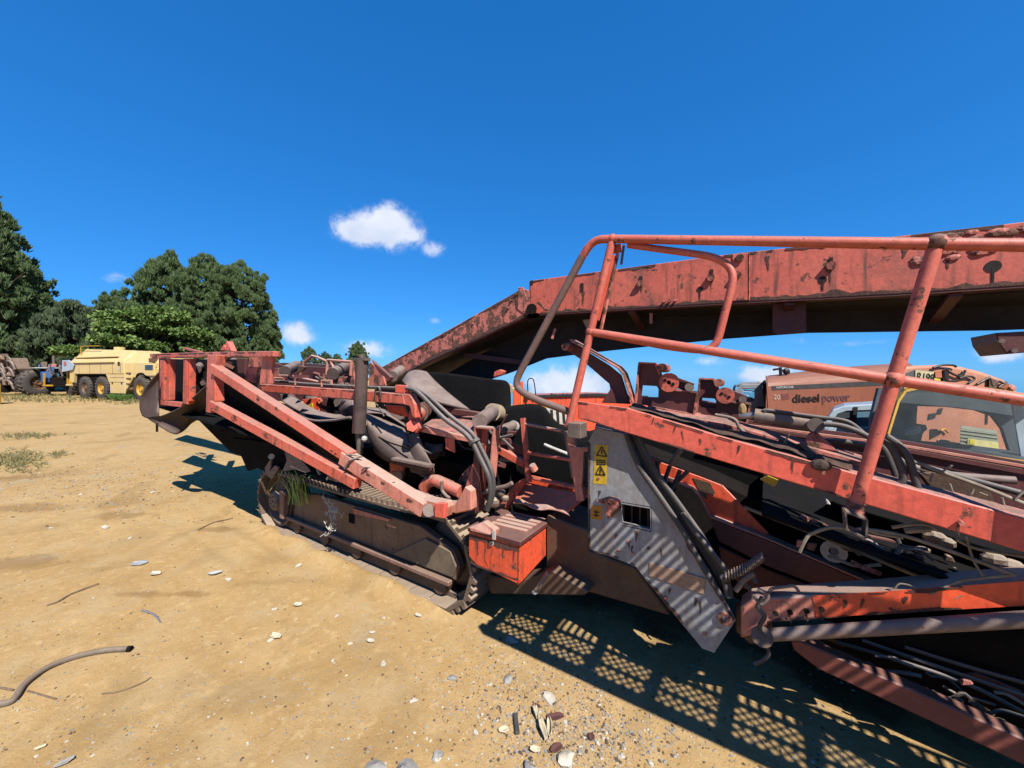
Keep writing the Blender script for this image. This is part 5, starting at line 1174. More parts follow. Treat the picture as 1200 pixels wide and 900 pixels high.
# pinkish orange engine hood with black hoses
eh = empty('engine_hood', 'pinkish orange engine hood with torn black hoses standing behind the glazed cab', 'engine hood')
YE = 8.2
hd = [(1046,432),(1070,428.5),(1100,427.5),(1125,430),(1150,436),(1175,445),(1190,455),(1196,470),(1205,560),(1046,560)]
cplate('hood_shell', hd, YE, 1.6, orp, eh, .06)
for a in ([(1093,431),(1104,428),(1116,428),(1120,430)],[(1106,434),(1108,445),(1120,447)],[(1108,433),(1114,437),(1124,441),(1128,436)],[(1124,443),(1136,441),(1142,444),(1135,449)],[(1145,450),(1156,444),(1160,442)],[(1131,434),(1128,440)],[(1160,444),(1163,452),(1170,447),(1176,450)],[(1170,454),(1180,448)]):
    ctube('torn_hose', a, YE-.05, .022, ink, eh)
for q, m_ in (([(1095,435),(1103,434),(1104,443),(1096,443)], mat('red orange decal', (.6,.2,.1))), ([(1105,432),(1112,432),(1112,449),(1105,450)], ink), ([(1159,442),(1170,446),(1168,455),(1159,455)], rimr), ([(1174,448),(1184,450),(1180,456),(1172,455)], mat('rust orange bracket', (.45,.13,.04))), ([(1185,450),(1192,454),(1190,458),(1184,456)], dustred)):
    cplate('bracket', q, YE-.06, .06, m_, eh)
for q in ([(1090,485),(1099,484),(1097,490),(1089,492)], [(1101,479),(1106,478),(1104,485),(1099,485)], [(1092,503),(1100,503),(1104,509),(1092,515)], [(1157,485),(1159,485),(1159,497),(1157,497)]): cplate('hood_slot', q, YE-.02, .02, ink, eh, 0)
cplate('white_lettering_patch', [(1101,515),(1115,516),(1114,521),(1100,520)], YE-.02, .02, white, eh, 0)
ctube('bracket_wire', [(1104,505),(1108,503),(1113,507)], YE-.05, .02, yel2, eh)
# glazed cab of a small yellow machine, near side
cb = empty('machine_cab', 'yellow framed machine cab with big side window and R198 number plate on top', 'cab')
YC = 5.6
fr = MB()
wp = [(1052,470),(1060,458),(1075,454.5),(1100,455),(1150,461),(1230,472),(1230,545),(1140,532),(1039,515)]
for i in range(len(wp)):
    p = CP(wp[i][0],YC,ZP(wp[i][1],YC)); q = CP(*[wp[(i+1) % len(wp)][0], YC], ZP(wp[(i+1) % len(wp)][1],YC)); fr.beam(p, q, .05, .035, FW.cross(q-p))
fr.build('window_frame', mat('cab yellow paint', (.62,.38,.06), (.5,.3,.05), 3, rust=.15), cb)
cplate('side_glass', wp, YC+.01, .008, glass, cb, 0)
cplate('roof', [(1058,450),(1076,449),(1160,456),(1240,468),(1240,473),(1150,461),(1075,454),(1058,458)], YC-.02, 1.3, mat('cab roof yellow', (.6,.38,.1), (.5,.3,.08), 2, rust=.15), cb, .02)
ops = [(1076,476),(1110,477),(1145,481),(1165,488),(1177,503),(1186,528),(1140,522),(1081,517),(1083,508),(1088,503),(1086,498),(1075,499)]
YI = 6.7
inter = mat('grey blue cab lining', (.075,.10,.115), (.045,.062,.072), 3, rust=.1, bump=.05)
ow = [(1030,455),(1110,452),(1160,458),(1230,466),(1230,500),(1230,548),(1140,540),(1030,525),(1025,515),(1022,508),(1022,500),(1022,490)]
wl_ = MB()
for i in range(len(ops)):
    j = (i+1) % len(ops)
    wl_.prism([CP(x,YI,ZP(y,YI)) for x,y in (ops[i],ops[j],ow[j],ow[i])], FW*.05)
wl_.build('far_wall', inter, cb)
cplate('floor', [(1030,528),(1240,545),(1240,560),(1030,548)], YC+.03, 1.0, inter, cb)
cplate('rear_post', [(1183,462),(1195,462),(1216,545),(1200,545)], YC+.45, .08, plblue, cb, .02)
cplate('seat_back', [(1058,505),(1078,499),(1082,503),(1078,510),(1060,512)], YC+.6, .15, gryc, cb, .03)
plt = cplate('number_box', [(1061,437),(1072,433),(1094,435.5),(1094,449.5),(1061,446)], YC-.02, .16, mat('number box metal', (.12,.12,.11), bump=.05), cb)
cplate('number_plate', [(1072.5,433.5),(1094,436),(1094,449.5),(1073,446.5)], YC-.03, .006, mat('yellowed plate', (.62,.56,.33), (.55,.48,.26), 3, bump=.02), plt, 0)
text('R198', 1073.8, 445.4, YC-.038, .165, ink, plt, 'plate_number', .0, -.11, .74)
cplate('yellow_label', [(1095,443),(1102,444),(1102,450),(1095,449)], YC-.03, .006, mat('lemon label', (.75,.66,.06)), cb, 0)
# ribbed grey box seen through the cab
rb = empty('ribbed_box', 'grey green ribbed crate with yellow label seen through the cab window', 'box')
YR = 7.6
cplate('crate_body', [(1127,501),(1170,507),(1182,560),(1126,560)], YR, .5, mat('grey green crate', (.30,.32,.24), (.26,.28,.2), 4, bump=.05), rb)
for k in range(8): cplate('rib', [(1127,503+k*4),(1171+k*.7,508.5+k*4.3),(1171+k*.7,510+k*4.3),(1127,504.4+k*4)], YR-.02, .02, mat('crate rib', (.36,.38,.28), bump=.05), rb, 0)
cplate('label', [(1136,514),(1172,518.5),(1173,527),(1136,522)], YR-.035, .01, mat('yellow crate label', (.66,.60,.18), (.7,.66,.35), 9, bump=0), rb, 0); cplate('label_dot', [(1138,515),(1144,516),(1144,522),(1138,521)], YR-.045, .008, mat('strong yellow', (.75,.6,.02), bump=0), rb, 0)
# red loader truck glimpsed behind the curtains
rt = empty('red_truck', 'bright red truck body with mirror and hazard plate glimpsed left of the rails', 'truck')
YX = 9.5
cplate('rear_post', [(601,452),(613,446),(616,480),(601,480)], YX, .3, bright, rt, .02)
cplate('post_joint', [(610,452),(611,452),(612,478),(611,478)], YX-.02, .03, stick, rt, 0)
cplate('side_panel', [(613,465),(690,463),(760,466),(760,520),(613,520)], YX+.05, 1.8, bright, rt, .02)
cplate('top_rail', [(613,463.5),(700,461),(760,464),(760,467),(700,464.5),(613,467)], YX, .1, ink, rt)
for k in range(14): MB().ball(CP(647+k*4.5,YX+.1,ZP(462+ (k % 3)*.4,YX)), .035, 6, 4, (1.5,1,.7)).build('rail_debris', rimr, rt)
ctube('mirror_frame', [(619,463),(618.5,446),(625,445),(628,464)], YX-.1, .014, ink, rt)
for k in range(7): MB().ball(CP(598+random.uniform(0,4)+ (18 if k > 4 else 0),YX-.1,ZP(452+k*1.8,YX)), .06, 6, 4).build('clay_lump', mat('pale clay', (.5,.38,.22), (.4,.3,.18), 6), rt)
cplate('yellow_flap', [(631,476),(641,477),(640,487),(636,484)], YX-.05, .05, stick, rt, 0)
hz = cplate('hazard_plate', [(640,478),(664,484),(664,498),(648,496)], YX-.06, .05, white, rt, 0)
for k in range(3): cplate('hazard_bar', [(645+k*7,480+k*1.5),(648+k*7,480.5+k*1.5),(649+k*7,497),(646+k*7,496)], YX-.075, .01, ink, hz, 0)
cplate('lower_body', [(601,480),(760,515),(760,560),(601,560)], YX+.1, 1.5, hole, rt)
for x in (640, 720): wheel(rt, CP(x,YX,.5)+FW*.3, FW, .5, .35, rimr)
# ------------------------------------------------------------------ trees, bushes, weeds
def leafmat(name, c1, c2, c3, sc=.7):
    M = bpy.data.materials.new(name); M.use_nodes = True; nt = M.node_tree; N = nt.nodes; L = nt.links; P = N['Principled BSDF']
    tc = N.new('ShaderNodeTexCoord'); P.inputs['Roughness'].default_value = .6; P.inputs['Specular IOR Level'].default_value = .3
    n1 = N.new('ShaderNodeTexNoise'); n1.inputs['Scale'].default_value = sc; n1.inputs['Detail'].default_value = 3; L.new(tc.outputs['Object'], n1.inputs['Vector'])
    n2 = N.new('ShaderNodeTexNoise'); n2.inputs['Scale'].default_value = 9; L.new(tc.outputs['Object'], n2.inputs['Vector'])
    r = N.new('ShaderNodeMapRange'); L.new(n1.outputs['Fac'], r.inputs[0]); r.inputs[1].default_value = .35; r.inputs[2].default_value = .65
    m1 = N.new('ShaderNodeMix'); m1.data_type = 'RGBA'; L.new(r.outputs[0], m1.inputs[0]); m1.inputs[6].default_value = (*c1,1); m1.inputs[7].default_value = (*c2,1)
    m2 = N.new('ShaderNodeMix'); m2.data_type = 'RGBA'; r2 = N.new('ShaderNodeMapRange'); L.new(n2.outputs['Fac'], r2.inputs[0]); r2.inputs[1].default_value = .5; r2.inputs[2].default_value = .75
    L.new(r2.outputs[0], m2.inputs[0]); L.new(m1.outputs[2], m2.inputs[6]); m2.inputs[7].default_value = (*c3,1); L.new(m2.outputs[2], P.inputs['Base Color'])
    tl = N.new('ShaderNodeBsdfTranslucent'); mxs = N.new('ShaderNodeMixShader'); mxs.inputs[0].default_value = .28; L.new(m2.outputs[2], tl.inputs['Color'])
    L.new(P.outputs[0], mxs.inputs[1]); L.new(tl.outputs[0], mxs.inputs[2]); L.new(mxs.outputs[0], N['Material Output'].inputs['Surface'])
    return M
bark = mat('pine bark', (.13,.085,.06), (.08,.055,.04), 3, bump=.5)
pine_m = leafmat('pine needles', (.055,.095,.036), (.10,.15,.055), (.16,.21,.085))
dark_m = leafmat('grey green needles', (.06,.09,.045), (.095,.13,.065), (.14,.17,.085))
broad_m = leafmat('fresh green leaves', (.075,.14,.03), (.125,.20,.045), (.28,.31,.11), 1.2)
bush_m = leafmat('bush leaves', (.025,.055,.014), (.045,.085,.022), (.07,.12,.03), .8)
def blades(tips, dirs, n, ln, wd, rng, spread=.9, upb=.25):
    """needle tufts: n narrow triangles round each tip"""
    T = len(tips); d = rng.normal(size=(T,n,3)); d /= np.linalg.norm(d,axis=2,keepdims=True)
    d = d*spread + dirs[:,None,:]; d[:,:,2] += upb; d /= np.linalg.norm(d,axis=2,keepdims=True)
    sd = np.cross(d, rng.normal(size=(T,n,3))); sd /= np.linalg.norm(sd,axis=2,keepdims=True)
    l = ln*rng.uniform(.6,1.15,size=(T,n,1)); w = wd*rng.uniform(.7,1.2,size=(T,n,1))
    b = tips[:,None,:]+d*l*.05
    A = b-sd*w*.5; B = b+sd*w*.5; M_ = b+d*l*.55; Tp = b+d*l
    q = np.stack([A, B, M_+sd*w*.62, Tp, M_-sd*w*.62],axis=2).reshape(-1,3)
    return q
def foliage_mesh(name, m, pts5):
    k = len(pts5)//5; me = bpy.data.meshes.new(name)
    me.vertices.add(len(pts5)); me.vertices.foreach_set('co', pts5.astype(np.float32).ravel())
    me.loops.add(k*5); me.loops.foreach_set('vertex_index', np.arange(k*5, dtype=np.int32))
    me.polygons.add(k); me.polygons.foreach_set('loop_start', np.arange(0,k*5,5,dtype=np.int32)); me.polygons.foreach_set('loop_total', np.full(k,5,dtype=np.int32))
    me.materials.append(m); me.update(); me.validate(); return me
def pine_meshes(seed, H, R, base, m, ntuft, ln=.50, wd=.065, lumps=9, style='round'):
    rng = np.random.default_rng(seed)
    # crown envelope with clumps: clump centres through the crown, tufts over their outer skins
    cl = []
    for i in range(lumps*30):
        t = rng.uniform(0,1)**.9
        prof = math.sqrt(max(.02, 1-((t-.36)/.66)**2)) if style == 'round' else (1-t)**.7*.95+.08
        a = rng.uniform(0,2*math.pi); rr = R*prof*rng.uniform(.25,1.0)**.6
        cl.append((math.cos(a)*rr, math.sin(a)*rr, base+(H-base)*t*.95, R*rng.uniform(.06,.135)*(1.1-.3*t)))
    for i in range(lumps*5):                       # small shoots breaking the outline
        t = rng.uniform(.1,1); prof = math.sqrt(max(.02, 1-((t-.36)/.66)**2)) if style == 'round' else (1-t)**.7*.95+.08; a = rng.uniform(0,2*math.pi); rr = R*prof*rng.uniform(.98,1.2)
        cl.append((math.cos(a)*rr, math.sin(a)*rr, base+(H-base)*(t*.95+rng.uniform(0,.07)), R*rng.uniform(.05,.09)))
    cl.append((0,0,H-R*.15,R*.16))
    cl = np.array(cl); w = cl[:,3]**1.7; idx = rng.choice(len(cl), ntuft, p=w/w.sum())
    u = rng.normal(size=(ntuft,3)); u /= np.linalg.norm(u,axis=1,keepdims=True); u[:,2] = np.where(u[:,2] < -.35, -u[:,2], u[:,2])
    rad = rng.uniform(.35,1.0,size=(ntuft,1))**.5
    tips = cl[idx,:3]+u*cl[idx,3:4]*rad*np.array([.9,.9,1.9]); dirs = u*.45
    q = blades(tips, dirs, 9, ln, wd, rng, .55, 1.1)
    fol = foliage_mesh('crown', m, q)
    tb = MB(); tb.tube([Vector((0,0,-.2)), Vector((.05,0,H*.3)), Vector((-.05,.08,H*.65)), Vector((0,0,H*.93))], [R*.075,R*.06,R*.04,R*.012], 8)
    for c in cl[::4]:
        z0 = max(base*.6, c[2]-R*.35); tb.tube([Vector((0,0,z0)), Vector((c[0]*.5,c[1]*.5,z0+.25*(c[2]-z0))), Vector((c[0],c[1],c[2]))], [R*.022,R*.015,R*.006], 5)
    return fol, tb.mesh('trunk', bark)
def plant_tree(name, label, cat, meshes, X_px, Y, s=1., rot=0., group=None, sz=1., parts=('crown','trunk')):
    e = empty(name, label, cat, group, CP(X_px, Y, 0)); e.rotation_euler = (0,0,rot); e.scale = (s,s,s*sz)
    for me, n in zip(meshes, parts):
        o = bpy.data.objects.new(n, me); COL.objects.link(o); o.parent = e
    return e
pA = pine_meshes(1, 14.5, 3.6, 1.2, pine_m, 10500); pB = pine_meshes(2, 14.0, 3.3, 1.0, pine_m, 9800); pC = pine_meshes(3, 15.5, 4.2, 1.5, pine_m, 11500, style='cone')
pD = pine_meshes(5, 9.0, 3.6, .6, dark_m, 8000)
GP = 'tall pines behind the parked vehicles'
plant_tree('pine_tree', 'tall dark pine cut by the left edge of the picture', 'tree', pC, -10, 40, 1.26, .3, GP)
plant_tree('pine_tree', 'shorter pine just right of the tall one at the left edge', 'tree', pA, 20, 42, .96, 1.3, GP)
plant_tree('pine_tree', 'leftmost and lowest pine of the big central clump', 'tree', pB, 138, 46, .80, 2.2, GP)
plant_tree('pine_tree', 'tallest pine of the clump, behind the pale green tree', 'tree', pA, 203, 43, 1.02, 4.0, GP)
plant_tree('pine_tree', 'pine second from the right in the big clump', 'tree', pB, 248, 42, 1.0, .9, GP)
plant_tree('pine_tree', 'rightmost broad pine of the clump, above the hopper rim', 'tree', pA, 284, 42, .93, 5.1, GP)
plant_tree('pine_tree', 'low pine skirt hanging at the right foot of the clump', 'tree', pB, 311, 42, .52, 3.3, GP)
plant_tree('pine_tree', 'pine filling the gap left of the tallest one', 'tree', pB, 172, 47, .82, 3.0, GP)
plant_tree('dark_tree', 'grey green rounded tree right behind the yellow tanker', 'tree', pD, 88, 40, .98, .4, None)
plant_tree('dark_tree', 'dark low tree between left pines and the rounded tree', 'tree', pD, 52, 43, .82, 2.4, None)
for X_, Y_, s_, r_, lab in ((363,75,.50,1.,'small distant pine tip left above the hopper'), (381,78,.43,2.,'small distant flat topped tree above the twisted frame'), (395,80,.42,3.,'small distant tree beside the flat topped one'), (420,70,.52,4.,'small distant tree behind the upright roller')):
    plant_tree('pine_tree', lab, 'tree', pB if r_ % 2 else pA, X_, Y_, s_, r_, 'small trees on the skyline')
# pale broadleaf tree: leaves in flat tiers
def tier_tree(seed, H, W, m, n):
    rng = np.random.default_rng(seed); cl = []
    for i in range(60):
        t = rng.uniform(.12,1); a = rng.uniform(0,2*math.pi); rr = W*math.sqrt(max(.03,1-(t*.95)**2.2))*rng.uniform(.1,1)
        cl.append((math.cos(a)*rr, math.sin(a)*rr, H*t, W*rng.uniform(.13,.24)))
    cl = np.array(cl); idx = rng.integers(0,len(cl),n); u = rng.normal(size=(n,3)); u /= np.linalg.norm(u,axis=1,keepdims=True)
    tips = cl[idx,:3]+u*cl[idx,3:4]*np.array([1.25,1.25,.42])*rng.uniform(.4,1,size=(n,1))
    q = blades(tips, u*np.array([.8,.8,.1]), 7, .26, .12, rng, .8, -.05)
    tb = MB(); tb.tube([Vector((0,0,-.2)), Vector((.1,0,H*.3)), Vector((0,.1,H*.6))], [.22,.18,.1], 8)
    for c in cl[::2]: tb.tube([Vector((0,0,H*.25)), Vector((c[0]*.5,c[1]*.5,c[2]*.8)), Vector(c[:3])], [.09,.06,.02], 5)
    return foliage_mesh('crown', m, q), tb.mesh('trunk', bark)
tA = tier_tree(11, 5.6, 4.4, broad_m, 9000)
plant_tree('broadleaf_tree', 'pale green spreading broadleaf tree in front of the pine clump', 'tree', tA, 180, 36, 1.36, .2, None)
plant_tree('broadleaf_tree', 'smaller fresh green tree low at the right of the spreading one', 'tree', tA, 222, 38, .68, 2.0, None)
tB = tier_tree(12, 4.2, 3.0, bush_m, 4200)
GB = 'bushes closing the view under the trees'
for X_, Y_, s_, r_, lab in ((48,41,1.0,.5,'bright bush behind the engine parts of the loader'), (8,40,1.0,1.5,'bush behind the rusty loader boom'), (112,41,.95,2.5,'bush directly behind the tanker tail'), (150,41,.9,3.5,'bush directly behind the tanker middle'),
                       (270,44,1.0,4.5,'bush under the right pines, over the hopper rim'), (300,46,.85,5.5,'last bush at the right end of the tree line'), (238,43,.8,.9,'bush between tanker front and the right pines'), (-25,41,1.1,2.9,'bush cut by the left edge below the pine')):
    plant_tree('bush', lab, 'bush', tB, X_, Y_, s_, r_, GB)
# dry and green grass
def tuft_field(pts, n, ln, wd, seed, upb=1.1, spread=.6):
    rng = np.random.default_rng(seed); P = np.array([[p.x,p.y,p.z] for p in pts]); dirs = np.tile(np.array([0,0,.6]), (len(P),1))
    return blades(P, dirs, n, ln, wd, rng, spread, upb)
gr_m = leafmat('yard grass', (.22,.19,.075), (.15,.15,.05), (.28,.23,.11), 2.)
pts = []
for k in range(380):
    x = random.uniform(0,175); Y_ = random.uniform(24.5,33)-x*.02; q = CP(x*1.05-20, Y_, 0); pts.append(q)
for p in pts: p.z = gh(p.x,p.y)
me = foliage_mesh('grass', gr_m, tuft_field(pts, 8, .26, .014, 4, .8, .8)); o = bpy.data.objects.new('grass', me); COL.objects.link(o)
tag(o, 'short dry and green grass strip along the parked vehicles', 'grass', kind='stuff')
pts = []
for k in range(230): q = G(random.gauss(18,20), random.gauss(541,6)); pts.append(q)
for k in range(120): q = G(random.gauss(28,18), random.gauss(512,2)); pts.append(q)
for k in range(30): q = G(random.gauss(68,5), random.gauss(533,1.5)); pts.append(q)
for p in pts: p.z = gh(p.x,p.y)
me = foliage_mesh('grass', leafmat('thin yard grass', (.20,.17,.07), (.13,.14,.05), (.26,.22,.11), 2.), tuft_field(pts, 5, .11, .007, 14, .5, 1.0)); o = bpy.data.objects.new('grass', me); COL.objects.link(o)
tag(o, 'sparse thin grass patch on the sand at the left edge', 'grass', kind='stuff')
pts = []
for k in range(120): q = CP(random.uniform(128,160), random.uniform(24.6,26.5), .02); pts.append(q)
me = foliage_mesh('weeds', leafmat('green weed leaves', (.05,.11,.02), (.08,.15,.03), (.11,.18,.05), 3), tuft_field(pts, 9, .45, .05, 8, .7, .8)); o = bpy.data.objects.new('weeds', me); COL.objects.link(o)
tag(o, 'green weeds growing under the belly of the yellow tanker', 'weeds', kind='stuff')
# weed on the crawler: strap leaves arching over
wd = empty('weed', 'green strap leaved weed growing out of the crawler track', 'plant', loc=V(349,590,1.93))
lm = leafmat('weed green', (.16,.30,.05), (.24,.38,.09), (.30,.42,.14), 9)
lmd = leafmat('withered straw', (.28,.22,.10), (.22,.16,.07), (.32,.27,.16), 9)
rg_ = random.Random(5)
for k in range(34):
    b = Vector((rg_.uniform(-.12,.14),rg_.uniform(-.02,.06),rg_.uniform(-.03,.05))); a = rg_.uniform(-1.,1.); h = rg_.uniform(.14,.30); out = Vector((math.sin(a)*rg_.uniform(.05,.26), -rg_.uniform(.0,.12), 0)); drop = rg_.uniform(.02,.3) if k % 2 else 0
    P_ = smoothline([b, b+Vector((0,0,h*.7))+out*.3, b+Vector((0,0,h))+out*.7, b+Vector((0,0,h-drop))+out*1.15], 3)
    mb = MB(); w = rg_.uniform(.006,.013)
    for i in range(len(P_)-1):
        t0 = w*(1-.8*i/len(P_)); t1_ = w*(1-.8*(i+1)/len(P_)); mb.add([P_[i]-Xv*t0, P_[i]+Xv*t0, P_[i+1]+Xv*t1_, P_[i+1]-Xv*t1_], [(0,1,2,3)])
    mb.build('leaf', lm if k < 25 else lmd, wd)
dw = empty('dead_weed', 'bleached dead weed hanging on the crawler track side', 'plant', loc=V(391,608,1.90))
wm_ = mat('bleached stalk', (.75,.70,.60), (.6,.55,.45), 9, rough=.9)
for k in range(15):
    b = Vector((rg_.uniform(-.05,.05),0,rg_.uniform(-.1,.08))); pts_ = [b]
    for i in range(5): pts_.append(pts_[-1]+Vector((rg_.uniform(-.06,.06), rg_.uniform(-.02,.012), rg_.uniform(-.045,.075))))
    MB().tube(smoothline(pts_,2), .0035, 4).build('stalk', wm_, dw)
    for i in range(3):
        p = pts_[i+2]; MB().add([p, p+Vector((.018,-.005,.01)), p+Vector((.03,.0,.03)), p+Vector((.008,.004,.022))], [(0,1,2,3)]).build('dead_leaf', wm_, dw)
# ------------------------------------------------------------------ things lying on the ground
def rock(r, seed, sq=(1,1,.6), n=8, m=5):
    mb = MB(); mb.ball((0,0,0), r, n, m, sq); rr = random.Random(seed); off = Vector((rr.uniform(0,50),rr.uniform(0,50),0))
    mb.v = [tuple(Vector(v)*(1+.75*noise.noise(Vector(v)/r*1.25+off))) for v in mb.v]; return mb
stone_w = mat('pale stone', (.68,.62,.50), (.52,.45,.34), 12, rough=.9, bump=.4)
stone_g = mat('grey stone', (.40,.38,.35), (.30,.28,.25), 12, rough=.9, bump=.4)
barkm = mat('dark red bark', (.15,.055,.045), (.10,.04,.035), 20, rough=.9, bump=.6)
card = mat('bleached scrap', (.72,.62,.42), (.6,.5,.33), 12, rough=.9)
plas = mat('grey plastic scrap', (.50,.52,.50), (.38,.40,.40), 12, rough=.5)
def gz(p, dz=0): return Vector((p.x, p.y, gh(p.x,p.y)+dz))
# loose pebbles, uncountable: one mesh
rng_ = random.Random(3); pm = MB(); protos = []
for s_ in range(6): q = rock(1., s_, (1.2,.9,.5), 5, 3); protos.append((q.v, q.f))
def scatter(n, f, rmin, rmax, mb):
    for k in range(n):
        p = f(); r = rmin*(rmax/rmin)**(rng_.random()**2.2); vs, fs = protos[rng_.randrange(6)]; a = rng_.uniform(0,6.28); c, s = math.cos(a), math.sin(a); z = gh(p.x,p.y)+r*.2
        mb.add([(p.x+r*(v[0]*c-v[1]*s), p.y+r*(v[0]*s+v[1]*c), z+r*v[2]) for v in vs], fs)
def fA(): return G(rng_.gauss(620,70), rng_.gauss(800,45))
def fA2(): return G(rng_.gauss(680,60), rng_.gauss(860,26))
def fB(): return G(rng_.uniform(-20,620), 505+390*rng_.random()**1.3)
def fC(): return G(rng_.gauss(120,90), rng_.gauss(565,22))
def fD(): return G(rng_.uniform(560,1000), rng_.uniform(740,900))
for nm, m_, w in (('pebbles', stone_g, .4), ('pebbles', mat('sandy pebble', (.52,.38,.22), (.40,.27,.15), 12, rough=1), .4), ('pebbles', mat('dark grit stone', (.16,.11,.08), (.1,.07,.05), 12, rough=1), .35), ('pebbles', stone_w, .16)):
    mb = MB()
    for f, n, a, b in ((fA,3400,.0015,.0075),(fA2,1500,.002,.010),(fB,5200,.0018,.008),(fC,1800,.005,.016),(fD,1500,.002,.009)): scatter(int(n*w), f, a, b, mb)
    o = mb.build(nm, m_, None); tag(o, 'loose small pebbles and grit strewn over the sandy yard', 'pebbles', kind='stuff')
# single stones and scraps that show
GS = 'pale stone chips on the sand'
for i, (x, y, r) in enumerate(((122,619,.055),(350,663,.03),(268,681,.028),(318,748,.024),(436,739,.02),(449,776,.022),(485,820,.022),(390,771,.014),(322,712,.02),(95,580,.03),(180,577,.03),(284,577,.028),(232,545,.03),(641,816,.02),(659,800,.012),(728,884,.018),(763,893,.016),(60,620,.02),(152,632,.022),(410,752,.016),(558,856,.016),(513,889,.016),(700,868,.016),(575,800,.012),(450,722,.016),(395,720,.014))):
    p = G(x,y); o = rock(r*.8, i+20, (1.3,.8,.42)).build('stone_chip', stone_w, None); o.location = gz(p, r*.2); o.rotation_euler = (0,0,i*1.7)
    tag(o, 'pale stone chip lying loose on the sandy ground', 'stone', GS)
for i, (x, y, r, lab) in enumerate(((600,749,.032,'bluish grey stone at the edge of the machine shadow'), (643,817,.03,'big pale stone above the dark bark flake'), (664,888,.035,'flat pale stone at the bottom, below the bark flakes'), (441,902,.036,'left of two rounded grey stones at the bottom edge'), (476,904,.04,'right of two rounded grey stones at the bottom edge'), (595,795,.022,'grey stone left of the mesh shadow'), (513,886,.02,'small brown stone near the two rounded ones'), (530,793,.022,'flat grey stone in the gravel patch'), (622,901,.03,'grey stone at the bottom below the bark pieces'))):
    o = rock(r, i+60, (1.3,.9,.5), 10, 7).build('stone', stone_w if i in (1,2) else stone_g, None, smooth=True); p = G(x,y); o.location = gz(p, r*.2); o.rotation_euler = (0,0,i*2.3); tag(o, lab, 'stone')
def flake(name, x, y, L_, W_, rot, m, lab, cat, curl=.0, t=.004, lift=.006, tilt=0.):
    rows = []
    rr = random.Random(int(x*7+y))
    for j in range(4):
        row = []
        for i in range(7):
            u = i/6*2-1; v = j/3*2-1; wv = W_*(1-.6*u*u)*(1+rr.uniform(-.1,.1)); row.append(Vector((u*L_, v*wv, curl*(v*v)+.3*curl*u*u+rr.uniform(-.002,.002))))
        rows.append(row)
    o = MB().sheet(rows, 2).build(name, m, None, smooth=True, solid=t); o.location = gz(G(x,y), lift+abs(curl)*.2); o.rotation_euler = (tilt,0,rot); return tag(o, lab, cat)
flake('bark_flake', 651,839,.042,.020,.7,barkm,'dark red bark flake, larger of the two beside the stick','bark',.006)
flake('bark_flake', 652,876,.030,.018,1.2,barkm,'dark red bark flake below the cream scraps','bark',.006)
flake('bark_flake', 693,862,.018,.014,2.0,barkm,'small dark bark flake right of the others','bark',.004)
flake('bark_flake', 629,826,.016,.010,.2,barkm,'tiny dark bark flake above the cream scraps','bark',.004)
flake('scrap', 627,836,.030,.012,2.3,card,'cream scrap standing up just above the curled strips','scrap',.014,.003,.012,.4)
flake('scrap', 635,856,.055,.014,2.35,card,'longest curled cream strip beside the dark stick','scrap',.016,.003,.012,.3)
flake('scrap', 645,855,.045,.013,2.1,card,'second curled strip, right of the longest one','scrap',.016,.003,.012,-.3)
flake('scrap', 590,855,.022,.016,.9,card,'pale torn scrap left of the dark stick','scrap',.008)
flake('scrap', 627,879,.022,.014,.4,card,'striped curled scrap below the dark stick','scrap',.012)
flake('scrap', 323,746,.035,.022,.3,card,'folded cream scrap alone on open sand','scrap',.016)
flake('scrap', 163,662,.06,.045,.6,plas,'grey flat plastic sheet scrap on the sand','scrap',.006)
flake('scrap', 182,675,.045,.028,.4,stone_w,'white crumpled scrap right of the grey sheet','scrap',.012)
flake('scrap', 252,675,.045,.025,1.0,plas,'grey white scrap with dark end in mid sand','scrap',.012)
flake('scrap', 349,708,.03,.02,.4,stone_w,'white leafy scrap in front of the crawler','scrap',.010)
flake('scrap', 434,750,.024,.015,.3,stone_w,'white scrap in front of the sprocket end','scrap',.008)
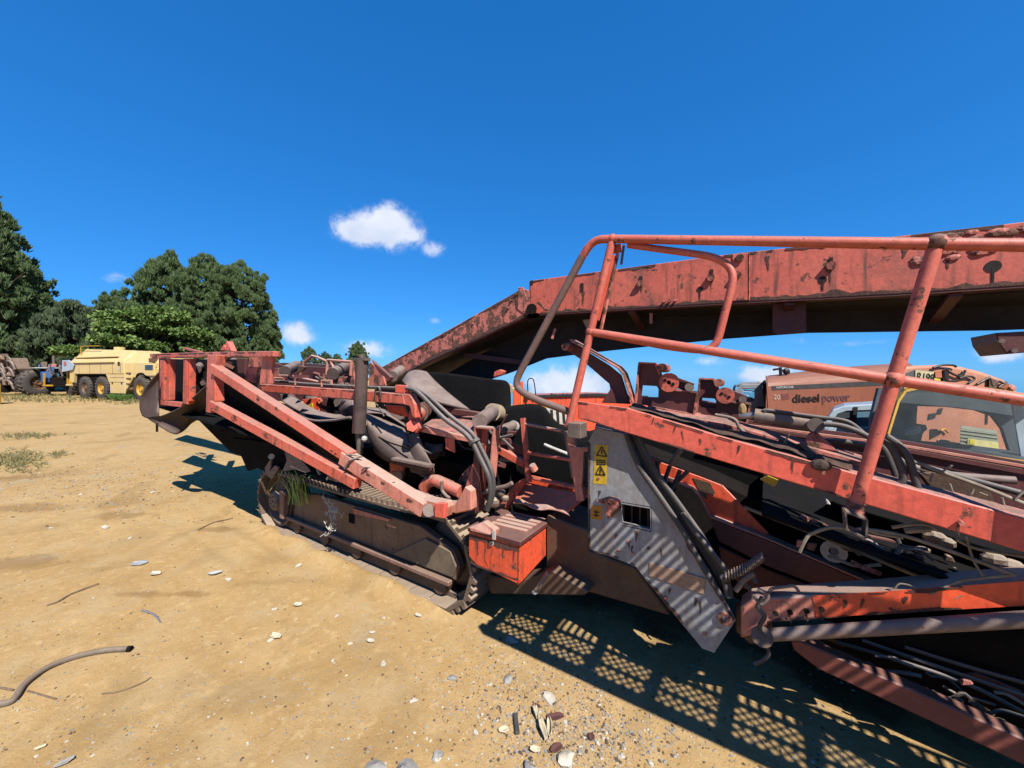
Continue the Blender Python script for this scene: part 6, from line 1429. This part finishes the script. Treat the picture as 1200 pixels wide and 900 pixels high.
flake('scrap', 490,721,.026,.014,.1,stone_w,'white scrap near the corner of the crawler shadow','scrap',.008)
flake('leaf', 75,895,.03,.014,1.4,stone_g,'dry grey leaf at the bottom left','leaf',.005)
flake('leaf', 47,877,.018,.008,1.2,card,'small pale leaf sliver at the bottom left','leaf',.004)
st = MB().box((-.055,-.011,0),(.055,.011,.012)).build('stick', mat('charred wood', (.06,.06,.055), (.09,.085,.08), 20, rough=.9, bump=.5), None, .003); st.location = gz(G(605,847), .004); st.rotation_euler = (0,0,2.25); tag(st, 'short dark flat stick lying beside the cream scraps', 'stick')
# old hose at the left
hs_ = [G(x,y) for x,y in ((-45,842),(-20,836),(0,830),(12,827),(19,821),(30,806),(55,788),(90,773),(125,766),(152,763.5))]
o = MB().tube(smoothline([gz(p,.014) for p in hs_],5), .0155, 12).build('rubber_hose', mat('sun bleached hose', (.20,.165,.12), (.13,.10,.075), 10, dust=.5, rough=.8), None, smooth=True); tag(o, 'old bent rubber hose lying on the sand at bottom left', 'hose')
e_ = MB().ring(gz(G(152,763.5),.014), hs_[-1]-hs_[-2], .008, .0165, .02, 14).build('hose_end', hole, o)
def twig(px, r, lab, m=None):
    o = MB().tube(smoothline([gz(G(x,y),r*.9) for x,y in px],4), r, 6).build('twig', m or mat('twig wood', (.25,.17,.10), (.17,.11,.07), 20, rough=1), None); tag(o, lab, 'twig')
twig([(116,686),(85,697),(68,707),(55,711)], .007, 'long thin twig on the stained sand at left')
twig([(120,813),(140,810),(165,800),(177,793)], .004, 'thin dry stem on the sand right of the hose')
twig([(0,809),(16,812)], .005, 'short twig left behind the hose')
twig([(32,812),(50,816),(66,820)], .004, 'thin twig crossing behind the hose')
twig([(166,717),(180,721),(188,730)], .006, 'bluish bent wire scrap on the sand', mat('bluish scrap', (.25,.25,.30)))
twig([(273,607),(250,613),(232,622)], .006, 'twig lying left of the crawler idler')
twig([(806,776),(824,782)], .004, 'pale straw in the machine shadow, left one', dry); twig([(862,799),(888,808)], .004, 'pale straw in the machine shadow, right one', dry)
